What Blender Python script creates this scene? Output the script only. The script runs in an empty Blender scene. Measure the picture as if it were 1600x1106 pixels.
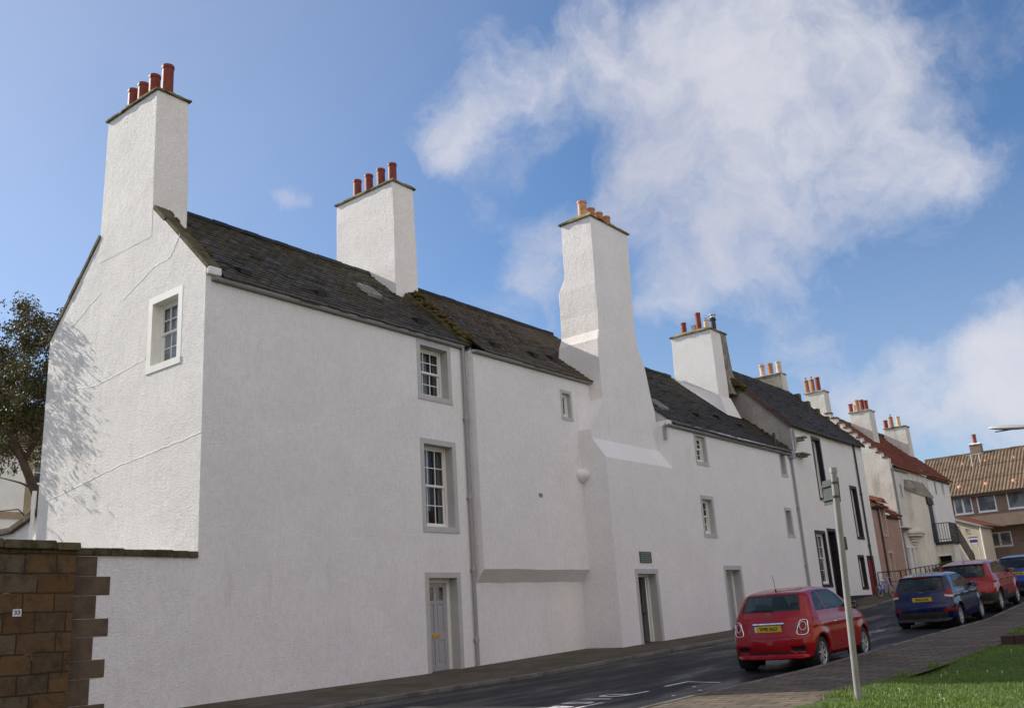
import bpy, bmesh, math, random
import numpy as np
from mathutils import Vector, Matrix
from mathutils.geometry import tessellate_polygon
random.seed(7); rng = np.random.default_rng(11)
C = bpy.context.scene.collection
sc = bpy.context.scene

# ------------------------------------------------------------------ camera
# world axes: +Y runs up the street, +X from the houses towards the lawn, Z up; the lens is the origin
def cam_axes(a, b, c):
    fw = np.array([math.sin(a)*math.cos(b), math.cos(a)*math.cos(b), math.sin(b)])
    r = np.array([math.cos(a), -math.sin(a), 0.]); u = np.cross(r, fw)
    return r*math.cos(c)+u*math.sin(c), -r*math.sin(c)+u*math.cos(c), fw
YAW, PITCH, ROLL, FPX = math.radians(-37.3599), math.radians(15.9040), math.radians(-3.7016), 1468.23
R_, U_, F_ = cam_axes(YAW, PITCH, ROLL)
cd = bpy.data.cameras.new('camera'); cam = bpy.data.objects.new('camera', cd); C.objects.link(cam)
cd.sensor_width = 36; cd.lens = FPX/1600*36; cd.clip_end = 3000; cd.clip_start = .1
cam.matrix_world = Matrix(((R_[0], U_[0], -F_[0], 0), (R_[1], U_[1], -F_[1], 0), (R_[2], U_[2], -F_[2], 0), (0, 0, 0, 1)))
sc.camera = cam

# ------------------------------------------------------------------ light
SUN = Vector((-1, -.20, .62)).normalized()         # direction towards the sun: low, behind the row of houses
EL = math.asin(SUN.z); AZ = math.atan2(SUN.x, SUN.y)
sd = bpy.data.lights.new('sun', 'SUN'); so = bpy.data.objects.new('sun', sd); C.objects.link(so)
sd.energy = 5.0; sd.angle = math.radians(.55); sd.color = (1, .93, .82)
so.rotation_euler = SUN.to_track_quat('Z', 'Y').to_euler()
sc.view_settings.view_transform = 'Standard'; sc.view_settings.look = 'None'
sc.view_settings.exposure = 0.36; sc.view_settings.gamma = 1

def pix(x, y):                                       # a direction in the sky
    d = R_*(x-800)/FPX - U_*(y-553)/FPX + F_
    return d/np.linalg.norm(d)
wd = bpy.data.worlds.new('World'); sc.world = wd; wd.use_nodes = True
nt = wd.node_tree; nt.nodes.clear()
def N(nt, typ, **k):
    n = nt.nodes.new(typ)
    for a, v in k.items():
        if a == 'ins':
            for i, w in v.items(): n.inputs[i].default_value = w
        else: setattr(n, a, v)
    return n
def L(nt, a, b): nt.links.new(a, b)
def M2(nt, op, a, b=None, c=None, clamp=False):
    n = nt.nodes.new('ShaderNodeMath'); n.operation = op; n.use_clamp = clamp
    for i, v in enumerate((a, b, c)):
        if v is None: continue
        if isinstance(v, (int, float)): n.inputs[i].default_value = v
        else: nt.links.new(v, n.inputs[i])
    return n.outputs[0]
sky = N(nt, 'ShaderNodeTexSky'); sky.sky_type = 'NISHITA'; sky.sun_disc = False
sky.sun_elevation = EL; sky.sun_rotation = AZ; sky.air_density = 1.0; sky.dust_density = .35; sky.ozone_density = 3.5
tc = N(nt, 'ShaderNodeTexCoord')
nrm = N(nt, 'ShaderNodeVectorMath', operation='NORMALIZE'); L(nt, tc.outputs['Generated'], nrm.inputs[0])
nz1 = N(nt, 'ShaderNodeTexNoise', ins={'Scale': 5.0, 'Detail': 8, 'Roughness': .60}); L(nt, nrm.outputs[0], nz1.inputs['Vector'])
# warp
wv = N(nt, 'ShaderNodeVectorMath', operation='SUBTRACT'); L(nt, nz1.outputs['Color'], wv.inputs[0]); wv.inputs[1].default_value = (.5, .5, .5)
ws = N(nt, 'ShaderNodeVectorMath', operation='SCALE'); L(nt, wv.outputs[0], ws.inputs[0]); ws.inputs['Scale'].default_value = .13
wa = N(nt, 'ShaderNodeVectorMath', operation='ADD'); L(nt, nrm.outputs[0], wa.inputs[0]); L(nt, ws.outputs[0], wa.inputs[1])
# cloud banks: (px, py, radius px, strength)
BL = [(1040, 20, 120, .55), (1150, 70, 130, .62), (1270, 120, 110, .60), (1330, 205, 100, .62), (910, 90, 85, .60), (830, 110, 80, .48), (700, 175, 85, 1.05), (1420, 260, 85, .66),
      (1000, 215, 100, .66), (1110, 270, 110, .66), (1230, 310, 100, .66), (1500, 262, 55, .62), (850, 400, 66, 1.45), (1240, -40, 160, .55), (600, 155, 22, .6), (690, 215, 50, .6), (1390, 80, 60, .4),
      (455, 325, 36, .95), (1080, 390, 100, .95), (960, 340, 65, .75), (1030, 460, 70, .9), (1310, 350, 70, .6), (1530, 580, 110, .62), (1400, 620, 110, .85), (1620, 640, 110, .5), (1180, 440, 80, .85), (1380, 650, 60, .6),
      (1720, 560, 160, .7), (40, 430, 110, .3), (1250, 520, 80, .5), (1180, 170, 130, .3), (1300, 20, 120, .3), (990, 510, 36, .5)]
acc = None
for bx, by, br, st in BL:
    c = pix(bx, by)
    ds = N(nt, 'ShaderNodeVectorMath', operation='DISTANCE'); L(nt, wa.outputs[0], ds.inputs[0]); ds.inputs[1].default_value = tuple(c)
    q = M2(nt, 'DIVIDE', ds.outputs['Value'], br/FPX*.95)
    q = M2(nt, 'POWER', q, 2.0); q = M2(nt, 'MULTIPLY', q, -1.0); q = M2(nt, 'EXPONENT', q); q = M2(nt, 'MULTIPLY', q, st)
    acc = q if acc is None else M2(nt, 'ADD', acc, q)
nz2 = N(nt, 'ShaderNodeTexNoise', ins={'Scale': 9, 'Detail': 12, 'Roughness': .63, 'Distortion': .35}); L(nt, wa.outputs[0], nz2.inputs['Vector'])
nn = M2(nt, 'SUBTRACT', nz2.outputs['Fac'], .5)
# unseen bright warm cloud added behind the viewer to lift the shaded fronts
dte = N(nt, 'ShaderNodeVectorMath', operation='DOT_PRODUCT'); L(nt, nrm.outputs[0], dte.inputs[0]); dte.inputs[1].default_value = (.80, -.50, .33)
east = N(nt, 'ShaderNodeMapRange', interpolation_type='SMOOTHSTEP', ins={'From Min': .15, 'From Max': .7, 'To Min': 0, 'To Max': 1.0}); L(nt, dte.outputs['Value'], east.inputs['Value'])
ac = M2(nt, 'MINIMUM', M2(nt, 'ADD', acc, east.outputs[0]), 1.2)
nz4 = N(nt, 'ShaderNodeTexNoise', ins={'Scale': 3.6, 'Detail': 3, 'Roughness': .5}); L(nt, nrm.outputs[0], nz4.inputs['Vector'])
n4 = M2(nt, 'SUBTRACT', nz4.outputs['Fac'], .47)
dn = M2(nt, 'MULTIPLY_ADD', nn, 3.0, M2(nt, 'MULTIPLY_ADD', n4, 1.1, M2(nt, 'MULTIPLY', ac, 1.15)))
mr = N(nt, 'ShaderNodeMapRange', interpolation_type='SMOOTHSTEP', ins={'From Min': .05, 'From Max': 1.95, 'To Min': 0, 'To Max': .90}); L(nt, dn, mr.inputs['Value'])
# thin veil towards the horizon
sx = N(nt, 'ShaderNodeSeparateXYZ'); L(nt, nrm.outputs[0], sx.inputs[0])
hz = N(nt, 'ShaderNodeMapRange', ins={'From Min': 0, 'From Max': .42, 'To Min': .36, 'To Max': 0}); L(nt, sx.outputs['Z'], hz.inputs['Value'])
dsu = N(nt, 'ShaderNodeVectorMath', operation='DOT_PRODUCT'); L(nt, nrm.outputs[0], dsu.inputs[0]); dsu.inputs[1].default_value = tuple(SUN)
vl = N(nt, 'ShaderNodeMapRange', interpolation_type='SMOOTHSTEP', ins={'From Min': .42, 'From Max': 1.0, 'To Min': 0, 'To Max': .34}); L(nt, dsu.outputs['Value'], vl.inputs['Value'])
fc = M2(nt, 'MAXIMUM', mr.outputs[0], M2(nt, 'MAXIMUM', hz.outputs[0], vl.outputs[0]))
nz3 = N(nt, 'ShaderNodeTexNoise', ins={'Scale': 4, 'Detail': 5}); L(nt, wa.outputs[0], nz3.inputs['Vector'])
cr = N(nt, 'ShaderNodeMix', data_type='RGBA'); L(nt, nz3.outputs['Fac'], cr.inputs['Factor'])
cr.inputs[6].default_value = (.46, .47, .56, 1); cr.inputs[7].default_value = (.80, .79, .82, 1)
warm = N(nt, 'ShaderNodeMix', data_type='RGBA'); L(nt, east.outputs[0], warm.inputs[0]); L(nt, cr.outputs[2], warm.inputs[6]); warm.inputs[7].default_value = (1.42, 1.26, 1.14, 1)
bg1 = N(nt, 'ShaderNodeBackground', ins={'Strength': .115}); bg2 = N(nt, 'ShaderNodeBackground', ins={'Strength': .86})
wbm = N(nt, 'ShaderNodeMix', data_type='RGBA', blend_type='MULTIPLY'); wbm.inputs[0].default_value = 1; L(nt, sky.outputs[0], wbm.inputs[6]); wbm.inputs[7].default_value = (.74, .87, .98, 1)
L(nt, wbm.outputs[2], bg1.inputs[0]); L(nt, warm.outputs[2], bg2.inputs[0])
mx = N(nt, 'ShaderNodeMixShader'); L(nt, fc, mx.inputs[0]); L(nt, bg1.outputs[0], mx.inputs[1]); L(nt, bg2.outputs[0], mx.inputs[2])
wo = N(nt, 'ShaderNodeOutputWorld'); L(nt, mx.outputs[0], wo.inputs[0])

# ------------------------------------------------------------------ materials
def mat(name, col, rough=.8, metal=0., spec=.5, coat=0., **k):
    m = bpy.data.materials.new(name); m.use_nodes = True
    b = m.node_tree.nodes['Principled BSDF']
    b.inputs['Base Color'].default_value = (*col, 1); b.inputs['Roughness'].default_value = rough
    b.inputs['Metallic'].default_value = metal; b.inputs['Specular IOR Level'].default_value = spec
    b.inputs['Coat Weight'].default_value = coat
    return m
def bs(m): return m.node_tree.nodes['Principled BSDF']
def coords(nt, kind='Object', scale=(1, 1, 1)):
    t = N(nt, 'ShaderNodeTexCoord'); mp = N(nt, 'ShaderNodeMapping'); mp.inputs['Scale'].default_value = scale
    L(nt, t.outputs[kind], mp.inputs[0]); return mp.outputs[0]
def noise(nt, v, scale, detail=4, rough=.55, dist=0):
    n = N(nt, 'ShaderNodeTexNoise', ins={'Scale': scale, 'Detail': detail, 'Roughness': rough, 'Distortion': dist}); L(nt, v, n.inputs['Vector']); return n.outputs['Fac']
def ramp(nt, f, a, b, lo=0., hi=1.):
    r = N(nt, 'ShaderNodeMapRange', interpolation_type='SMOOTHSTEP', ins={'From Min': a, 'From Max': b, 'To Min': lo, 'To Max': hi}); L(nt, f, r.inputs['Value']); return r.outputs[0]
def mixc(nt, f, a, b):
    m = N(nt, 'ShaderNodeMix', data_type='RGBA')
    if isinstance(f, (int, float)): m.inputs[0].default_value = f
    else: L(nt, f, m.inputs[0])
    for i, v in ((6, a), (7, b)):
        if isinstance(v, tuple): m.inputs[i].default_value = (*v, 1)
        else: L(nt, v, m.inputs[i])
    return m.outputs[2]
def bump(nt, b, h, strength, dist, prev=None):
    n = N(nt, 'ShaderNodeBump', ins={'Strength': strength, 'Distance': dist}); L(nt, h, n.inputs['Height'])
    if prev is not None: L(nt, prev, n.inputs['Normal'])
    if b is not None: L(nt, n.outputs[0], b.inputs['Normal'])
    return n.outputs[0]
def mottle(name, a, b, scale, rough=.85, bst=.3, bd=.01, bscale=None, c=None, cs=1.5, clo=.5, chi=.7, spec=.3):
    m = mat(name, a, rough, spec=spec); nt = m.node_tree; v = coords(nt)
    col = mixc(nt, ramp(nt, noise(nt, v, scale, 5, .6), .35, .65), a, b)
    if c: col = mixc(nt, ramp(nt, noise(nt, v, cs, 6, .65), clo, chi), col, c)
    L(nt, col, bs(m).inputs['Base Color'])
    if bst: bump(nt, bs(m), noise(nt, v, bscale or scale*2, 5, .65), bst, bd)
    return m
def harl(name, a, b, stain=None, amt=.5, coarse=1.0):
    """rough-cast: thrown pebbly render with hand-trowelled waves under many coats of limewash"""
    m = mat(name, a, .92, spec=.15); nt = m.node_tree; v = coords(nt)
    col = mixc(nt, ramp(nt, noise(nt, v, .9, 5, .6), .35, .7), a, b)
    col = mixc(nt, ramp(nt, noise(nt, v, .42, 3, .5), .38, .62, 0, .30), col, (a[0]*.93, a[1]*.92, a[2]*.90))
    if stain:
        vs = coords(nt, scale=(1, 1, .22))
        st = ramp(nt, noise(nt, vs, 2.2, 6, .7), .62-.15*amt, .85)
        col = mixc(nt, st, col, stain)
    # small dark specks where the harl has worn
    col = mixc(nt, ramp(nt, noise(nt, coords(nt, scale=(1, 1, .5)), 17, 4, .65), .42, .62, 0, .35*coarse), col, (a[0]*.80, a[1]*.79, a[2]*.78))
    sp = ramp(nt, noise(nt, v, 38, 2, .5), .70, .80, 0, .22)
    col = mixc(nt, sp, col, (a[0]*.55, a[1]*.55, a[2]*.55))
    L(nt, col, bs(m).inputs['Base Color'])
    n1 = bump(nt, None, noise(nt, v, 1.3, 2, .5), .4*coarse, .07)
    vz = coords(nt, scale=(1, 1, .55))
    n2 = bump(nt, None, noise(nt, vz, 9, 3, .5), .5*coarse, .020, n1)
    vo = N(nt, 'ShaderNodeTexVoronoi', ins={'Scale': 27, 'Randomness': 1}); vo.feature = 'F1'; L(nt, v, vo.inputs['Vector'])
    n3 = bump(nt, None, vo.outputs['Distance'], .5, .014, n2)
    bump(nt, bs(m), noise(nt, v, 38, 5, .72), .85, .018, n3)
    return m
M = {}
M['harl'] = harl('white_harling', (.86, .86, .87), (.81, .81, .825), (.66, .62, .56), .3)
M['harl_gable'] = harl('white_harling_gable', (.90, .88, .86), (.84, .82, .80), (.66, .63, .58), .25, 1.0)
M['harl_dirty'] = harl('weathered_harling', (.74, .72, .68), (.60, .575, .53), (.26, .24, .19), 1.0)
M['harl_grey'] = harl('grey_cement_harl', (.30, .29, .275), (.46, .44, .40), (.15, .145, .13), .9)
M['harl_smooth'] = harl('smooth_white_wall', (.83, .82, .81), (.78, .77, .76), (.6, .58, .54), .1, .45)
M['harl_tower'] = harl('stained_tower_harl', (.76, .73, .66), (.66, .63, .55), (.22, .19, .13), 1.0)
M['margin'] = mottle('grey_painted_stone', (.50, .495, .50), (.46, .455, .46), 3, .65, .25, .006, 25)
M['margin_white'] = mottle('white_painted_stone', (.80, .79, .76), (.75, .74, .71), 3, .6, .25, .006, 20)
M['black_paint'] = mottle('black_painted_stone', (.022, .018, .024), (.03, .026, .032), 4, .45, .15, .004, 20)
M['white_paint'] = mat('white_gloss_paint', (.80, .80, .78), .35)
M['grey_paint'] = mat('grey_door_paint', (.36, .37, .40), .4)
M['red_paint'] = mat('red_door_paint', (.32, .025, .02), .35)
M['green_paint'] = mat('dark_green_paint', (.03, .055, .045), .35)
M['blue_paint'] = mat('dark_blue_paint', (.03, .045, .08), .4)
M['pipe_grey'] = mat('grey_cast_iron', (.30, .30, .32), .5)
M['pipe_dark'] = mat('dark_cast_iron', (.03, .028, .032), .45)
M['brass'] = mat('brass', (.72, .42, .08), .28, .9)
M['dark'] = mat('unlit_interior', (.012, .011, .012), .9)
def glassy(name, a, b, rough=.06, sc_=1.2):
    m = mat(name, a, rough, spec=.8); nt = m.node_tree; v = coords(nt)
    L(nt, mixc(nt, ramp(nt, noise(nt, v, sc_, 2, .5), .4, .6), a, b), bs(m).inputs['Base Color'])
    bump(nt, bs(m), noise(nt, v, 2.5, 2, .5), .25, .01)
    return m
M['pane'] = glassy('window_glass', (.03, .034, .036), (.15, .16, .165), .08, 2.6)
M['pane_lit'] = glassy('gable_window_glass', (.08, .09, .10), (.20, .215, .23), .08, 1.6)
M['lead'] = mottle('lead_flashing', (.42, .41, .38), (.34, .33, .31), 3, .6, .2, .01, 8)
M['mortar'] = mottle('pale_mortar', (.62, .60, .56), (.5, .48, .44), 5, .9, .5, .02, 14)
M['cope'] = mottle('lichened_cope_stone', (.20, .175, .095), (.30, .265, .13), 3.2, .95, .8, .03, 9, (.075, .07, .035), 2.2, .45, .62)
M['skew'] = mottle('mossy_skew_stone', (.085, .068, .038), (.13, .105, .055), 3.5, .95, .8, .03, 10, (.05, .045, .022), 2.5, .45, .65)
M['moss'] = mottle('moss', (.070, .062, .018), (.12, .098, .026), 6, 1, .9, .03, 25, (.13, .080, .028), 4, .5, .7)
M['stone_grey'] = mottle('old_grey_stone', (.19, .175, .15), (.30, .28, .23), 3, .95, .8, .03, 8, (.09, .085, .06), 2, .5, .7)
M['rybat'] = mottle('purple_brown_rybat', (.090, .066, .048), (.135, .102, .072), 3, .95, .7, .02, 14, (.07, .055, .04), 2, .5, .7)
M['copestone'] = mottle('dark_wall_cope', (.075, .065, .035), (.11, .095, .05), 4, .95, .8, .02, 14, (.045, .04, .02), 3, .45, .6)
def potm(name, c):
    return mottle(name, c, (c[0]*.75, c[1]*.72, c[2]*.7), 6, .6, .2, .004, 20, (c[0]*.45, c[1]*.5, c[2]*.5), 5, .6, .8)
M['pot_red'] = potm('red_clay_pot', (.25, .052, .034))
M['pot_buff'] = potm('buff_clay_pot', (.55, .30, .16))
M['pot_orange'] = potm('orange_clay_pot', (.46, .20, .09))
M['pot_cream'] = potm('cream_clay_pot', (.66, .52, .38))
M['pot_dark'] = potm('sooty_clay_pot', (.06, .05, .055))

def slate_mat(name, a, b, moss, m_lo, m_hi, ridge_z=None):
    """slates: the UV is in metres along the eaves (u) and up the slope (v)"""
    m = mat(name, a, .62, spec=.4); nt = m.node_tree
    v = coords(nt, 'UV'); o = coords(nt)
    br = N(nt, 'ShaderNodeTexBrick', ins={'Scale': 1, 'Mortar Size': .006, 'Mortar Smooth': .1, 'Bias': 0, 'Brick Width': .26, 'Row Height': .17,
        'Color1': (0, 0, 0, 1), 'Color2': (1, 1, 1, 1), 'Mortar': (.5, .5, .5, 1)}); br.offset = .5
    L(nt, v, br.inputs['Vector'])
    c1 = mixc(nt, br.outputs['Color'], a, b)
    c1 = mixc(nt, ramp(nt, noise(nt, o, 14, 3), .4, .8, 0, .5), c1, (a[0]*.6, a[1]*.6, a[2]*.65))
    ms = ramp(nt, noise(nt, o, 1.1, 6, .68), m_lo, m_hi)
    if ridge_z:
        sp = N(nt, 'ShaderNodeSeparateXYZ'); L(nt, o, sp.inputs[0])
        up = ramp(nt, sp.outputs['Z'], ridge_z-1.3, ridge_z, 0, .16)
        ms = ramp(nt, M2(nt, 'ADD', noise(nt, o, 1.1, 6, .68), up), m_lo, m_hi)
    ms2 = M2(nt, 'MULTIPLY', ms, ramp(nt, noise(nt, o, 22, 3), .32, .6))
    c2 = mixc(nt, ms2, c1, moss)
    c2 = mixc(nt, ramp(nt, noise(nt, o, 9, 3, .6), .68, .78, 0, .5), c2, (.20, .19, .15))
    L(nt, mixc(nt, br.outputs['Fac'], c2, (.012, .012, .012)), bs(m).inputs['Base Color'])
    n1 = bump(nt, None, br.outputs['Color'], .5, .012)
    inv = M2(nt, 'SUBTRACT', 1., br.outputs['Fac'])
    n2 = bump(nt, None, inv, .8, .01, n1)
    n3 = bump(nt, None, ms2, .6, .02, n2)
    bump(nt, bs(m), noise(nt, o, 30, 4, .6), .4, .008, n3)
    return m
M['slate1'] = slate_mat('blue_grey_slate', (.056, .050, .045), (.105, .094, .082), (.095, .080, .034), .44, .64, 9.2)
M['slate2'] = slate_mat('mossy_brown_slate', (.072, .062, .055), (.115, .098, .082), (.12, .092, .038), .40, .58, 9.3)
M['slate3'] = slate_mat('dark_purple_slate', (.045, .039, .038), (.080, .069, .062), (.075, .066, .020), .48, .62, 9.1)
M['slate4'] = slate_mat('dark_brown_slate', (.050, .042, .038), (.085, .070, .062), (.085, .070, .032), .48, .66)
def tile_mat(name, a, b, c, lo=.5, hi=.7):
    m = mat(name, a, .85, spec=.25); nt = m.node_tree; o = coords(nt); v = coords(nt, 'UV')
    br = N(nt, 'ShaderNodeTexBrick', ins={'Scale': 1, 'Mortar Size': .004, 'Brick Width': .24, 'Row Height': .3, 'Color1': (0, 0, 0, 1), 'Color2': (1, 1, 1, 1), 'Mortar': (0, 0, 0, 1)}); br.offset = 0
    L(nt, v, br.inputs['Vector'])
    c1 = mixc(nt, br.outputs['Color'], a, b)
    c1 = mixc(nt, ramp(nt, noise(nt, o, 1.6, 5, .65), lo, hi), c1, c)
    L(nt, c1, bs(m).inputs['Base Color']); bump(nt, bs(m), noise(nt, o, 25, 4), .4, .01)
    return m
M['pantile'] = tile_mat('red_clay_pantile', (.22, .062, .032), (.14, .042, .025), (.07, .035, .022), .48, .7)
M['pantile_brown'] = tile_mat('brown_orange_tile', (.205, .150, .100), (.165, .115, .075), (.11, .08, .058), .45, .7)

def asphalt(name, a, b, lo, hi, wet=True):
    m = mat(name, a, .8, spec=.3); nt = m.node_tree; v = coords(nt); vt = coords(nt, scale=(1, .18, 1))
    p = ramp(nt, noise(nt, vt, 1.3, 6, .65), .4, .62)
    col = mixc(nt, p, a, b)
    col = mixc(nt, ramp(nt, noise(nt, v, 90, 2), .55, .75, 0, .5), col, (b[0]*1.9, b[1]*1.9, b[2]*1.8))
    L(nt, col, bs(m).inputs['Base Color'])
    if wet:
        r = ramp(nt, noise(nt, vt, 1.3, 6, .65), .36, .60, lo, hi); L(nt, r, bs(m).inputs['Roughness'])
    cv = N(nt, 'ShaderNodeTexVoronoi', ins={'Scale': .9}); cv.feature = 'DISTANCE_TO_EDGE'; wn = N(nt, 'ShaderNodeTexNoise', ins={'Scale': 2.5, 'Detail': 5}); L(nt, v, wn.inputs['Vector'])
    wm = N(nt, 'ShaderNodeMix', data_type='VECTOR'); wm.inputs[0].default_value = .25; L(nt, v, wm.inputs[4]); L(nt, wn.outputs['Color'], wm.inputs[5]); L(nt, wm.outputs[1], cv.inputs['Vector'])
    ck = ramp(nt, cv.outputs['Distance'], .004, .012, .75, 0); L(nt, mixc(nt, ck, col, (.006, .006, .006)), bs(m).inputs['Base Color'])
    n1 = bump(nt, None, noise(nt, v, 1.8, 3), .4, .02)
    bump(nt, bs(m), noise(nt, v, 110, 2), .5, .004, n1)
    return m
M['road'] = asphalt('worn_wet_asphalt', (.006, .006, .007), (.026, .025, .026), .38, .85)
M['footway'] = mottle('brown_worn_footway', (.075, .060, .046), (.115, .092, .070), 3, .85, .5, .01, 70, (.060, .055, .022), .9, .46, .6)
M['kerb'] = mottle('whin_kerb_stone', (.125, .118, .105), (.19, .178, .16), 3, .8, .5, .01, 30, (.05, .048, .042), 2, .5, .7)
M['line'] = mottle('worn_white_road_paint', (.66, .66, .66), (.52, .52, .52), 25, .6, .2, .003, 60, (.09, .09, .09), 14, .58, .66)
def paving():
    m = mat('block_paving', (.09, .08, .072), .9, spec=.2); nt = m.node_tree; v = coords(nt)
    br = N(nt, 'ShaderNodeTexBrick', ins={'Scale': 1, 'Mortar Size': .013, 'Mortar Smooth': .2, 'Brick Width': .44, 'Row Height': .225,
        'Color1': (0, 0, 0, 1), 'Color2': (1, 1, 1, 1), 'Mortar': (.5, .5, .5, 1)}); br.offset = .5
    L(nt, v, br.inputs['Vector'])
    c = mixc(nt, br.outputs['Color'], (.105, .082, .060), (.185, .145, .108))
    c = mixc(nt, ramp(nt, noise(nt, v, 1.5, 5, .6), .4, .7, 0, .6), c, (.08, .066, .05))
    c = mixc(nt, br.outputs['Fac'], c, (.028, .027, .016)); L(nt, c, bs(m).inputs['Base Color'])
    inv = M2(nt, 'SUBTRACT', 1., br.outputs['Fac']); n1 = bump(nt, None, inv, .8, .006)
    n2 = bump(nt, None, br.outputs['Color'], .3, .008, n1); bump(nt, bs(m), noise(nt, v, 60, 3), .4, .004, n2)
    return m
M['paving'] = paving()
M['soil'] = mottle('lawn_turf', (.045, .075, .016), (.07, .11, .022), 5, 1, .9, .03, 18, (.035, .035, .015), 3, .55, .7)
M['far_ground'] = mottle('far_ground', (.05, .075, .02), (.08, .08, .05), .1, 1, 0)
def stonewall():
    m = mat('coursed_brown_sandstone', (.1, .06, .03), .95, spec=.2); nt = m.node_tree
    v = coords(nt, 'UV'); o = coords(nt)
    # a little wobble so that the courses are not ruled
    nzz = N(nt, 'ShaderNodeTexNoise', ins={'Scale': 2.2, 'Detail': 3}); L(nt, v, nzz.inputs['Vector'])
    sb = N(nt, 'ShaderNodeVectorMath', operation='SUBTRACT'); L(nt, nzz.outputs['Color'], sb.inputs[0]); sb.inputs[1].default_value = (.5, .5, .5)
    s2 = N(nt, 'ShaderNodeVectorMath', operation='SCALE'); L(nt, sb.outputs[0], s2.inputs[0]); s2.inputs['Scale'].default_value = .06
    ad = N(nt, 'ShaderNodeVectorMath', operation='ADD'); L(nt, v, ad.inputs[0]); L(nt, s2.outputs[0], ad.inputs[1])
    br = N(nt, 'ShaderNodeTexBrick', ins={'Scale': 1, 'Mortar Size': .012, 'Mortar Smooth': .3, 'Brick Width': .46, 'Row Height': .285,
        'Color1': (0, 0, 0, 1), 'Color2': (1, 1, 1, 1), 'Mortar': (.5, .5, .5, 1)}); br.offset = .43; br.squash = 1.25; br.squash_frequency = 3
    L(nt, ad.outputs[0], br.inputs['Vector'])
    cr = N(nt, 'ShaderNodeValToRGB'); e = cr.color_ramp.elements
    e[0].color = (.115, .066, .032, 1); e[1].color = (.11, .086, .056, 1)
    for p_, c_ in ((.25, (.145, .088, .042, 1)), (.5, (.10, .070, .045, 1)), (.75, (.135, .112, .076, 1))):
        q = e.new(p_); q.color = c_
    L(nt, br.outputs['Color'], cr.inputs[0])
    c = mixc(nt, ramp(nt, noise(nt, o, 4, 6, .65), .45, .7, 0, .75), cr.outputs[0], (.045, .034, .022))
    c = mixc(nt, ramp(nt, noise(nt, o, 11, 4, .6), .58, .75, 0, .5), c, (.17, .11, .05))
    mo = mixc(nt, ramp(nt, noise(nt, o, 3, 4), .58, .68), (.048, .036, .024), (.22, .19, .15))
    L(nt, mixc(nt, br.outputs['Fac'], c, mo), bs(m).inputs['Base Color'])
    inv = M2(nt, 'SUBTRACT', 1., br.outputs['Fac']); n1 = bump(nt, None, inv, .9, .03)
    n2 = bump(nt, None, br.outputs['Color'], .4, .03, n1); bump(nt, bs(m), noise(nt, o, 16, 6, .65), .8, .03, n2)
    return m
M['stonewall'] = stonewall()
def facade_flat(name, a, b): return mottle(name, a, b, 2.0, .9, .4, .01, 40)
M['pink'] = facade_flat('pink_render', (.40, .265, .21), (.35, .225, .175))
M['pink_margin'] = facade_flat('pale_pink_stone', (.52, .40, .33), (.46, .35, .29))
M['flats'] = facade_flat('brown_roughcast', (.25, .19, .145), (.21, .155, .12))
M['flats_red'] = facade_flat('red_panel', (.22, .075, .06), (.19, .065, .055))
M['cream'] = facade_flat('cream_render', (.60, .53, .42), (.54, .48, .38))
M['cream_far'] = facade_flat('white_far_wall', (.72, .71, .66), (.66, .65, .61))
M['tan_stone'] = facade_flat('tan_window_stone', (.34, .27, .18), (.27, .21, .14))
M['upvc'] = mat('white_plastic_frame', (.75, .76, .78), .4)
M['galv'] = mat('galvanised_steel', (.52, .53, .52), .45, .35)
M['leaf'] = mottle('glossy_evergreen_leaf', (.085, .095, .032), (.135, .125, .05), 2.5, .6, 0, c=(.17, .11, .05), cs=2.2, clo=.5, chi=.65, spec=.25)
M['bark'] = mottle('brown_bark', (.11, .075, .05), (.075, .05, .035), 6, .95, .7, .01, 25)
M['shrub'] = mottle('shrub_leaf', (.05, .075, .02), (.09, .11, .035), 3, .7, 0)
def grassm():
    m = mat('grass_blade', (.07, .14, .02), .6, spec=.35); nt = m.node_tree; o = coords(nt)
    c = mixc(nt, ramp(nt, noise(nt, o, 3, 4), .35, .65), (.10, .18, .024), (.15, .23, .036))
    c = mixc(nt, ramp(nt, noise(nt, o, 40, 2), .62, .75, 0, .7), c, (.32, .30, .11))
    L(nt, c, bs(m).inputs['Base Color']); bs(m).inputs['Subsurface Weight'].default_value = 0
    return m
M['grass'] = grassm()
M['tin'] = mottle('enamel_white', (.75, .75, .76), (.70, .70, .72), 20, .4, 0)
M['ink_blue'] = mat('dark_blue_lettering', (.03, .05, .20), .5)
M['plaque'] = mottle('green_bronze_plaque', (.085, .12, .10), (.06, .085, .072), 12, .5, .5, .01, 30)
M['plaque_text'] = mat('plaque_lettering', (.24, .28, .25), .5)
M['sign_back'] = mottle('sign_back_metal', (.075, .09, .08), (.06, .07, .064), 8, .45, 0)

M['skylight'] = mat('skylight_glass', (.02, .022, .025), .35, spec=.3)
M['clear_pane'] = mat('clear_window_glass', (.03, .034, .038), .05, spec=.9)
_n = M['clear_pane'].node_tree; _t = N(_n, 'ShaderNodeBsdfTransparent', ins={'Color': (.80, .83, .82, 1)}); _m = N(_n, 'ShaderNodeMixShader', ins={'Fac': .32})
L(_n, _t.outputs[0], _m.inputs[1]); L(_n, bs(M['clear_pane']).outputs[0], _m.inputs[2]); L(_n, _m.outputs[0], _n.nodes['Material Output'].inputs[0])
M['curtain'] = mottle('pale_curtain', (.50, .51, .52), (.42, .43, .44), 3, .9, 0)

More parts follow.
